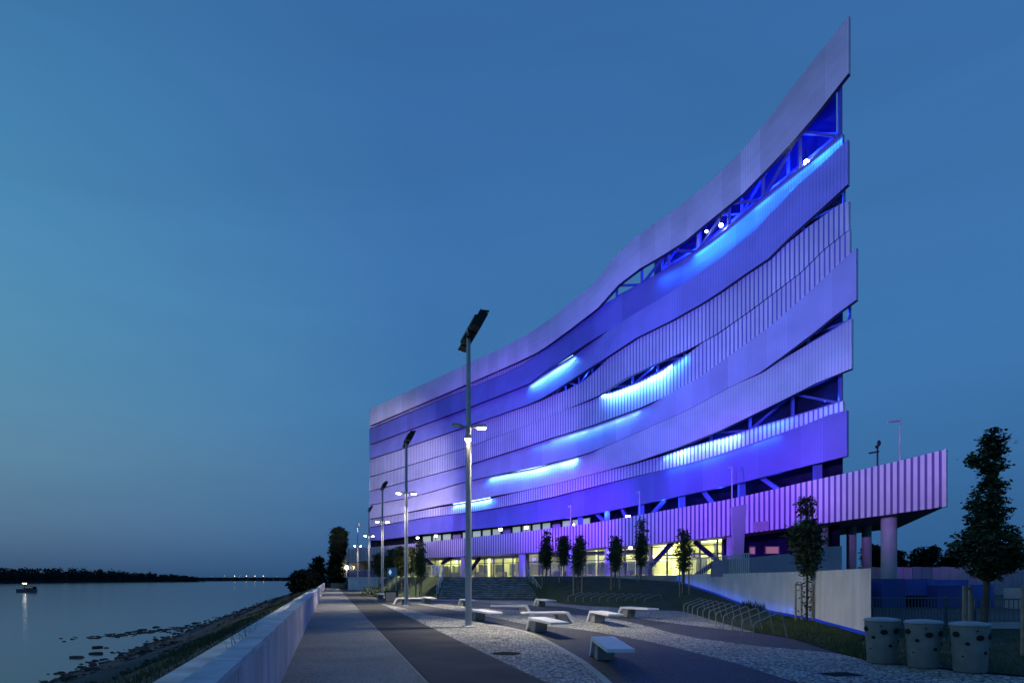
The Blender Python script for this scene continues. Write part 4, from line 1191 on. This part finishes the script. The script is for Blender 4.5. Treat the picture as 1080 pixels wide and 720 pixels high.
# ------------------------------------------------------------------ benches
def bench_proto(label):
    t = thing('bench', label, 'bench', (0,0,0), 'white folded concrete benches')
    # x axis = length, leg at -x
    L, W, H, th = 2.2, .55, .45, .085
    mb = MB()
    prof = [(-.12,H),(L,H),(L,H-th*.75),(.02,H-th)]
    n = len(prof)
    vs = [Vector((x,-W/2,z)) for x,z in prof]+[Vector((x,W/2,z)) for x,z in prof]
    mb.add(vs,[tuple(range(n)),tuple(reversed(range(n,2*n)))]+[(i,n+i,n+(i+1)%n,(i+1)%n) for i in range(n)])
    obj('seat', mb, M['bench'], t)
    mb = MB()
    prof = [(-.122,H-.002),(.019,H-th),(.10,0),(-.42,0)]
    prof = [(-.124,H-.003),(.018,H-th-.001),(-.31,0),(-.46,0)]
    vs = [Vector((x,-W/2+.002,z)) for x,z in prof]+[Vector((x,W/2-.002,z)) for x,z in prof]
    mb.add(vs,[tuple(range(4)),tuple(reversed(range(4,8)))]+[(i,4+i,4+(i+1)%4,(i+1)%4) for i in range(4)])
    obj('leg', mb, M['bench'], t)
    mb = MB(); wv = W*.36
    prof = [(.02,H-th),(.46,H-th),(.34,0),(-.24,0)]
    vs = [Vector((x,-wv,z)) for x,z in prof]+[Vector((x,wv,z)) for x,z in prof]
    mb.add(vs,[tuple(range(4)),tuple(reversed(range(4,8)))]+[(i,4+i,4+(i+1)%4,(i+1)%4) for i in range(4)])
    obj('plinth', mb, M['benchfoot'], t)
    return t
BN = [  # leg base px, seat far end px (seat height), label
 ((627,688.5),(652,684.6),'white folded bench nearest the camera, end-on, on the dark cobbles'),
 ((563,664),(596,657.5),'white bench in the middle whose seat points right, in front of the flipped bench'),
 ((603,657),(573,645),'white bench with its sloping leg at the right end, just behind the middle one'),
 ((561,647.8),(532,637.8),'white bench with its leg on the right, behind the tall mast'),
 ((500,653),(531,647),'white bench immediately right of the nearest mast'),
 ((626,655),(657,649),'white bench on the pale band right of the flipped benches'),
 ((656,649.6),(689,641.5),'white bench in front of the first bike rack row'),
 ((567.5,638.5),(594,634),'white bench at the right foot of the staircase'),
 ((449,635.7),(465,632),'small white bench at the left foot of the staircase'),
 ((488,638.5),(506,633.5),'white bench centred before the staircase, half behind the nearest mast'),
 ((416,637),(441,630),'white bench beside the second mast'),
 ((401,631),(411,628),'white bench beside the third mast')]
bproto = None
for (lx,ly),(sx_,sy_),lb in BN:
    a = G(lx,ly,0); b = G(sx_,sy_,.45); b.z = 0
    d = b-a
    if bproto is None:
        a = Vector((1.96,15.1,0)); d = Vector((1.93,12.1,0))-a
    rz = math.atan2(d.y,d.x); L = d.length
    u = d.normalized()
    s = max(.75,min(1.25,(L)/2.62))
    org = a+u*.42*s+Vector((0,0,.009))
    if bproto is None:
        bproto = bench_proto(lb); bproto.location = org; bproto.rotation_euler = (0,0,rz); bproto.scale = (s,.9,1)
    else:
        dup(bproto, org, rz, lb, scale=(s,1,1))

# ------------------------------------------------------------------ bike racks
def hoop_proto(label, group):
    t = tag(obj('bike_stand', MB(), M['steel_pale']), label, 'bike rack', group)
    return t
mb = MB()
pts = [Vector((0,0,0)),Vector((0,0,.42)),Vector((.1,0,.5)),Vector((1.35,0,.74)),Vector((1.5,0,.70)),Vector((1.78,0,0))]
mb.path(pts, .020, 8)
hoop = tag(obj('bike_stand', mb, M['stand_steel'], loc=(0,0,0)), 'bent steel tube bike stand in the far row below the lawn', 'bike rack', 'far row of bike stands')
def row(p0, p1, n, ang, label, group, first=None):
    for i in range(n):
        p = Vector((*p0,.009)).lerp(Vector((*p1,.009)), i/(n-1))
        if first is not None and i == 0:
            first.location = p; first.rotation_euler = (0,0,ang); continue
        dup(hoop, p, ang, label, group=group)
row((3.9,47.6),(8.0,41.2),10,R(38),'bent steel tube bike stand in the far row below the lawn','far row of bike stands',first=hoop)
row((8.2,32.6),(6.55,18.5),11,R(40),'bent steel tube bike stand in the near row beside the lawn','near row of bike stands')

# ------------------------------------------------------------------ bins
def bin_proto(label):
    t = thing('litter_bin', label, 'litter bin', (0,0,0), 'round concrete bins')
    mb = MB(); mb.lathe([(.25,0),(.265,.03),(.29,.45),(.315,.80),(.318,.845)], (0,0,0), 40); bd = obj('body', mb, M['bin'], t, smooth=False)
    for p in bd.data.polygons: p.use_smooth = len(p.vertices) == 4
    mb = MB(); mb.lathe([(.335,.846),(.337,.875),(.30,.895),(.15,.915),(.02,.92)], (0,0,0), 40); obj('lid', mb, M['binlid'], t)
    for (ang, z, rr) in ((-1.93,.64,.06),(-2.58,.53,.034),(-1.52,.37,.034),(-3.2,.69,.06),(-1.10,.66,.065),(-2.85,.30,.016),(-2.1,.76,.014),(-.5,.45,.05),(.3,.6,.05),(1.3,.62,.06),(2.2,.5,.05)):
        if rr == 0: continue
        r_ = .25+.068*z/.845+.022
        c = Vector((math.cos(ang)*(r_-.012), math.sin(ang)*(r_-.012), z)); nrm = Vector((math.cos(ang),math.sin(ang),0)); tn = Vector((-nrm.y,nrm.x,0))
        mb = MB()
        ring = [c+tn*rr*1.1*math.cos(q)+Vector((0,0,1))*rr*.85*math.sin(q)+nrm*.006 for q in np.linspace(0,2*math.pi,17)[:-1]]
        back = [p-nrm*.05 for p in ring]
        mb.add(ring+back,[tuple(range(16))]+[(i,(i+1)%16,16+(i+1)%16,16+i) for i in range(16)])
        obj('hole', mb, M['hole'], bd)
    return t
b0 = bin_proto('leftmost of the three round concrete bins, next to the white wall end'); b0.location = (*G(930,699).xy,.009)
dup(b0, (*G(974,703.7).xy,.009), .12, 'middle one of the three round concrete bins')
dup(b0, (*G(1023,708.5).xy,.009), .3, 'rightmost of the three round concrete bins, in front of the staked tree')

# manholes
for i, (px,py,w_,d_) in enumerate(((887,711,.45,.35),(534,689,.5,.5))):
    c = G(px,py,0); mb = MB()
    if i: mb.lathe([(.33,.006),(.33,.012),(.27,.013)], (c.x,c.y,0), 24)
    else: mb.box((c.x-.3,c.y-.22,.005),(c.x+.3,c.y+.22,.013), rz=.2, c=(c.x,c.y,0))
    tag(obj('manhole_cover', mb, M['manhole'], loc=(c.x,c.y,.006)), ['dark square iron cover in the pale cobbles near the bins','dark round iron cover in the pale cobbles by the lane'][i], 'manhole cover')
# small ground plants around the mast cobbles
for i,(px,py) in enumerate(((523,673),(532,675),(525,678))):
    c = G(px,py,0.01); mb = MB(); blades(mb, c, 14, .06, .07, .010)
    tag(obj('weed', mb, M['blade'], loc=c), 'small weed between the pale cobbles right of the nearest mast', 'weed', 'weeds in the cobbles')
for i,(px,py) in enumerate(((788,637.5),(795,639),(803,641),(808,643))):
    c = lawn_hit(px,py); mb = MB(); blades(mb, c, 60, .40, .16, .03)
    tag(obj('shrub', mb, M['leaf'], loc=c), 'small dark shrub at the foot of the white retaining wall', 'shrub', 'shrubs at the wall foot')

# ------------------------------------------------------------------ trees
def leaf(mb, p, s, flat=.5):
    a = Vector((random.gauss(0,1),random.gauss(0,1),random.gauss(0,flat))).normalized()
    b = Vector((random.gauss(0,1),random.gauss(0,1),random.gauss(0,flat)))
    b = (b-a*b.dot(a)).normalized(); n = a.cross(b)*.18*s
    mb.face([p-a*s, p-b*s*.55+n, p+a*s, p+b*s*.55+n])
def tree(name, label, sect, D, base, nleaf, ls, leafm='leaf', group=None, stakes=0, sp=1.7, trunk_r=.05, cl=11, cat='tree', flat=.5, trail=None, tall_stakes=None):
    """sect: (y, xl, xr) px rows of the crown outline from top to bottom at depth D"""
    t = thing(name, label, cat, base, group)
    zs = [CAMZ+(HOR-s[0])/F*D for s in sect]; cx = [((s[1]+s[2])/2-540)/F*D for s in sect]; rr = [(s[2]-s[1])/2/F*D for s in sect]
    zi, ci, ri = zs[::-1], cx[::-1], rr[::-1]
    ztop, zbot = zs[0], zs[-1]
    mb = MB(); wood = MB()
    path_ = [Vector(base)]
    for q in np.linspace(.0,.93,9):
        z = zbot+(ztop-zbot)*q
        if z > base[2]+.2: path_.append(Vector((np.interp(z,zi,ci)*.9+base[0]*.1*0+.1*np.interp(z,zi,ci), base[1], z)))
    for i in range(len(path_)-1):
        f0 = 1-i/len(path_)*.85; f1 = 1-(i+1)/len(path_)*.85
        wood.tube(path_[i], path_[i+1], trunk_r*f0, trunk_r*f1, 8)
    ncl = max(8,int(nleaf/cl))
    wts = np.array(rr); zz = np.linspace(zbot,ztop,60); rw_ = np.interp(zz,zi,ri)+.02; cdf = np.cumsum(rw_**1.3); cdf /= cdf[-1]
    for k in range(ncl):
        z = float(np.interp(random.random(), cdf, zz)); r = float(np.interp(z,zi,ri)); c = float(np.interp(z,zi,ci))
        th = random.uniform(0,6.283); q = random.random()**.45*random.uniform(.7,.96)
        p = Vector((c+r*q*math.cos(th), base[1]+r*q*math.sin(th), z))
        if k % 3 == 0:
            zt = max(base[2]+.3, z-r*.6); ax = Vector((float(np.interp(zt,zi,ci)), base[1], zt))
            wood.tube(ax, p, trunk_r*.28, trunk_r*.08, 4, cap=False)
        for j in range(cl):
            leaf(mb, p+Vector((random.gauss(0,ls*sp),random.gauss(0,ls*sp),random.gauss(0,ls*.44*sp))), ls*random.uniform(.6,1.2), flat)
    if trail:
        for k in range(trail):
            z = random.uniform(base[2]+.15, zbot+.1); p = Vector((base[0]+random.gauss(0,ls*2.0), base[1]+random.gauss(0,ls*2), z)); leaf(mb, p, ls*random.uniform(.5,1), flat)
    obj('crown', mb, M[leafm], t); obj('trunk', wood, M['bark'], t)
    return t
def stake_set(offs, base, h, label, group, bar=True, r=.035):
    t = thing('tree_stake', label, 'stake', base, group)
    tops = []
    for dx, dy in offs:
        mb = MB(); p = Vector(base)+Vector((dx,dy,0)); mb.tube(p-Vector((0,0,.1)), p+Vector((0,0,h)), r, r*.9, 8); obj('post', mb, M['stake'], t); tops.append(p+Vector((0,0,h-.06)))
    if bar and len(tops) > 1:
        mb = MB(); mb.beam(tops[0], tops[1], .03, .06); obj('crossbar', mb, M['stake'], t)
    return t

# big staked tree on the right
S = [(453,1042,1052),(460,1034,1059),(468,1033,1061),(476,1030,1060),(484,1017,1059),(491,1020,1060),(498,1034,1058),(505,1036,1057),(512,1030,1061),(520,1026,1062),(530,1022,1062),(541,1019,1067),(549,1024,1060),(558,1020,1070),(568,1004,1080),(577,999,1083),(586,1004,1082),(594,1011,1078),(602,1022,1066),(609,1030,1052)]
D = 15.4; base = Vector(((1036.5-540)/F*D, D, .02))
tree('staked_tree', 'large dark tree with a narrow wavy top behind the bins', S, D, base, 7400, .066, 'leaf', trunk_r=.075, cl=9, flat=.3, sp=1.15)
stake_set([(-.48,-.1),(.0,.42),(.5,-.55)], base, 1.52, 'pale timber stakes around the large tree behind the bins', 'tree stakes', r=.05)
# tree by the white wall
D = 25.6; p = lawn_hit(850,656); D = p.y; base = p
S = [(524,847,856),(529,840,860),(536,838,860),(543,842,858),(551,842,862),(557,828,866),(566,826,870),(575,830,869),(584,833,868),(592,836,866),(599,840,864),(606,843,860)]
base.x = (851-540)/F*D
tree('staked_tree', 'dark young tree in front of the white retaining wall', S, D, base, 4200, .075, 'leaf', trunk_r=.05, trail=220, flat=.5, sp=1.2)
stake_set([(-.5,-.15),(-.1,.25),(.18,-.1)], base, 1.45, 'timber stakes around the tree by the white wall', 'tree stakes', r=.04)
# lawn trees: (px trunk, crown rows, base px y, label)
LT = [
 (721,[(557,719,724),(563,717,726),(572,714,729),(580,712,731),(588,710,732),(595,714,729),(602,718,725)],629,'young tree in front of the brightest hall bay',3),
 (676,[(548,674,678),(556,673,680),(564,673,681),(574,670,682),(584,669,682),(591,671,681),(596,674,679)],613.5,'young slender tree with a knobbly top, tallest on the plaza edge',2),
 (648.5,[(566,645,654),(573,645,654),(580,642,656),(587,640,657),(594,643,655),(601,646,652)],622.5,'young tree with a squared top, left of the slender one',3),
 (609,[(564,613,616),(569,607,616),(576,604,616),(585,602,617),(594,603,616),(600,606,613),(604,608,611)],627,'young tree with a forked top above the bench by the stairs',3),
 (594,[(566,592,597),(572,590,599),(580,590,600),(588,591,599),(595,593,597)],613,'young narrow tree left of the fork-topped one',1),
 (576,[(560,575,577.5),(567,574,578),(573,572,580),(581,570,582),(590,570,582),(596,573,579),(599,575,577)],618,'young spire-topped tree right of the staircase',2),
 (442.5,[(570,441,444),(577,440,446),(585,439,447),(594,438,449),(601,438,448),(607,441,446)],627,'tallest young tree left of the staircase',2),
 (433,[(578,430.5,435),(585,430,437),(594,430,437),(602,431,436)],621,'young tree second from the staircase on its left',1),
 (422,[(577,420,424),(582,418,427),(590,417,428),(599,417,427),(606,419,425)],622,'yellow lit young tree behind the blue sign',1),
 (412.5,[(579,413,416),(583,409,418),(591,408,417),(600,408,416),(606,410,415)],619,'yellow lit young tree with twin tops beside the blue sign',1),
 (399.5,[(584,398,401),(590,397,402.5),(598,396.5,403),(605,398,402)],618,'small young tree by the third mast',1)]
for (tx, S, by, lb, ns) in LT:
    p = lawn_hit(tx, by); D = p.y; base = Vector(((tx-540)/F*D, D, p.z-.05))
    ye = 'leaf_yellow' if tx < 450 else 'leaf'
    tree('young_tree', lb, S, D, base, 2400, .115*D/60, ye, group=None, trunk_r=.05, cl=8)
    if ns:
        k = D/F
        stake_set([(-4.2*k,0),(1.0*k,.5),(4.2*k,-.3)][:max(2,ns)], base, 1.7, 'timber stakes of the '+lb.replace('young ','') if False else 'timber stakes supporting the '+lb, 'tree stakes', bar=False, r=.045)

# poplar and riverside trees at the end of the promenade
def bigtree(label, name, S, D, px, nleaf, ls, lm='leaf_dark', zb=0.):
    base = Vector(((px-540)/F*D, D, zb))
    return tree(name, label, S, D, base, nleaf, ls, lm, trunk_r=.3, cl=10, sp=1.0)
bigtree('tall dark poplar at the far end of the promenade','poplar',[(555.5,356,359),(558,352,364),(562,349,365.5),(568,348.5,366),(580,347.5,366),(592,347,365.5),(604,345,364),(613,346,363),(617,349,361)],150,356,9000,.36)
bigtree('rounded dark tree left of the poplar','riverside_tree',[(588,334,339),(591,331,341),(596,329,342.5),(603,327,344),(612,325,345),(619,327,344)],150,335,2600,.42)
bigtree('dark bushy tree on the river bank nearest the water','riverside_tree',[(601,318,328),(604,309,331),(609,304,334),(616,303,335),(623,306,333),(629,309,327),(633,312,322)],118,318,3600,.36,zb=-2.2)
bigtree('dark tree behind the wall end, between the bank and the rounded tree','riverside_tree',[(603,323,331),(606,321,337),(612,320,341),(618,321,340),(624,324,336)],128,330,1800,.36,zb=-.5)
# dark hedge and cabinet by lane
mb = MB()
c = G(392,629)
for i in range(900):
    leaf(mb, Vector((c.x+random.uniform(-.9,1.1), c.y+random.uniform(-1,5), random.uniform(.02,1.0)*random.uniform(.7,1))), .12)
tag(obj('hedge', mb, M['leaf'], loc=c), 'low clipped dark hedge beside the lane', 'hedge')
c = G(413,635.5)
t = thing('utility_cabinet', 'dark utility cabinet beside the lane, below the blue sign', 'cabinet', c)
mb = MB(); mb.box((c.x-.42,c.y-.3,.05),(c.x+.42,c.y+.3,.82)); bd = obj('body', mb, M['black'], t)
mb = MB(); mb.box((c.x-.46,c.y-.34,.82),(c.x+.46,c.y+.34,.88)); obj('top', mb, M['black'], t)
mb = MB(); mb.box((c.x-.40,c.y-.3,0.0),(c.x+.40,c.y+.28,.05)); obj('plinth', mb, M['concrete'], t)
mb = MB(); mb.box((c.x-.35,c.y-.312,.12),(c.x-.01,c.y-.301,.76)); obj('door', mb, M['fence'], bd); mb = MB(); mb.box((c.x+.01,c.y-.312,.12),(c.x+.35,c.y-.301,.76)); obj('door', mb, M['fence'], bd)
D = 60; a = P(413.5,598.5,D); b = P(413.5,607.5,D); k = D/F
t = thing('blue_sign', 'blue sign board with a white diamond on two posts beside the lane', 'sign', (a.x,D,0))
mb = MB(); mb.box((a.x-5.2*k,D,b.z),(a.x+5.2*k,D+.06,a.z)); pn = obj('board', mb, M['sign_blue'], t)
mb = MB(); cz = (a.z+b.z)/2; q = a.x-2.0*k
mb.face([(q-1.7*k,D-.012,cz),(q,D-.012,cz-3.1*k),(q+1.7*k,D-.012,cz),(q,D-.012,cz+3.1*k)]); obj('diamond_mark', mb, M['sign_white'], pn)
for s in (-4,4): mb = MB(); mb.tube((a.x+s*k,D+.1,0),(a.x+s*k,D+.1,a.z),.04); obj('post', mb, M['pole'], t)

# ------------------------------------------------------------------ right side background
D = 23.3
def fence(x0, x1, label, D=23.3, h=1.0, step=.11, z=0.05):
    a = (x0-540)/F*D; b = (x1-540)/F*D
    t = thing('bar_fence', label, 'fence', (a,D,0))
    mb = MB(); q = a
    while q < b: mb.box((q-.012,D-.012,z),(q+.012,D+.012,z+h)); q += step
    obj('bars', mb, M['fence'], t)
    for zz in (z+.08, z+h-.02): mb = MB(); mb.box((a,D-.03,zz),(b,D-.014,zz+.05)); obj('rail', mb, M['fence'], t)
    q = a
    while q < b+.1: mb = MB(); mb.box((q-.03,D+.014,0),(q+.03,D+.074,z+h+.04)); obj('post', mb, M['fence'], t); q += 2.5
fence(921,1028,'dark bar fence behind the bins, next to the white wall end')
fence(1029.5,1140,'bar fence behind the large tree, above a pale plinth', h=.95, step=.16)
mb = MB(); a = (1030-540)/F*D; mb.box((a,D-.2,0),((1140-540)/F*D,D-.05,.22)); tag(obj('plinth_wall', mb, M['concrete'], loc=(a,D,0)), 'low pale plinth under the fence at the right edge', 'wall')
D = 42; k = D/F
ga = thing('garage_entrance', 'blue lit ramp entrance below the end of the canopy', 'garage entrance', ((985-540)*k, D, 0))
X = lambda px: (px-540)*k
Z = lambda py: CAMZ+(HOR-py)*k
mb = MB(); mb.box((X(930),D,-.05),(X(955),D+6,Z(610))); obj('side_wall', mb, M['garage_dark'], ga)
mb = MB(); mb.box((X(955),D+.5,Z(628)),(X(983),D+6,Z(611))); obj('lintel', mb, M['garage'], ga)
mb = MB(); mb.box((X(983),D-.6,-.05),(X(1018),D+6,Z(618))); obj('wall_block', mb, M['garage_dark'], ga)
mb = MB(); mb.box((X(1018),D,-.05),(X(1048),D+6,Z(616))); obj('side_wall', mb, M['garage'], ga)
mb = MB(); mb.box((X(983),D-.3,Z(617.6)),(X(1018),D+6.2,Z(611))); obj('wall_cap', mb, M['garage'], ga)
mb = MB(); mb.box((X(919),D+6.05,-.05),(X(1049),D+6.4,Z(610.5))); obj('back_wall', mb, M['core'], ga)
mb = MB(); mb.box((X(1046),D-4,-.05),(X(1120),D-1,Z(619.5))); tag(obj('concrete_box', mb, M['concrete'], loc=(X(1046),D-4,0)), 'plain grey concrete block behind the fence at the right edge', 'concrete block')
D = 75; k = D/F
t = thing('hoarding', 'pale panelled hoarding running behind the blue garage entrance', 'hoarding', ((1000-540)*k,D,0))
q = 905
i = 0
while q < 1120:
    mb = MB(); mb.box((X(q)+.02,D,-.1),(X(q+9.6)-.02,D+.12,Z(597.3+(i % 3)*.3))); obj('panel', mb, M['hoarding'] if i % 4 else M['greypanel'], t); q += 9.6; i += 1
mb = MB(); mb.box((X(1076),D-6,0),(X(1100),D-5,Z(598))); tag(obj('gate_pillar', mb, M['wallwhite'], loc=(X(1076),D-6,0)), 'pale square pillar at the right edge beyond the large tree', 'pillar')
point((X(985),D-5,3.2), 260, (.10,.22,1), .4, 'garage_light') if False else None
# background trees on the right
for i,(S,px) in enumerate((([(578,936,944),(582,930,952),(588,926,955),(595,924,958),(601,930,952)],940),([(576,972,984),(580,964,994),(587,958,998),(594,956,1000),(601,962,994)],978),([(574,918,926),(580,911,932),(588,908,934),(596,910,934),(601,914,930)],921),([(583,1000,1010),(588,994,1016),(595,990,1018),(601,996,1012)],1005),([(580,1058,1070),(586,1050,1082),(594,1048,1086),(601,1054,1080)],1066))):
    bigtree(['distant dark tree directly right of the thick column','broad distant tree midway between the column and the large staked tree','distant tree behind the thick column, left of it','small pale distant tree left of the large staked tree','distant tree behind the lower crown of the large staked tree'][i],'background_tree',S,140,px,2000,.42,'leaf_dark')
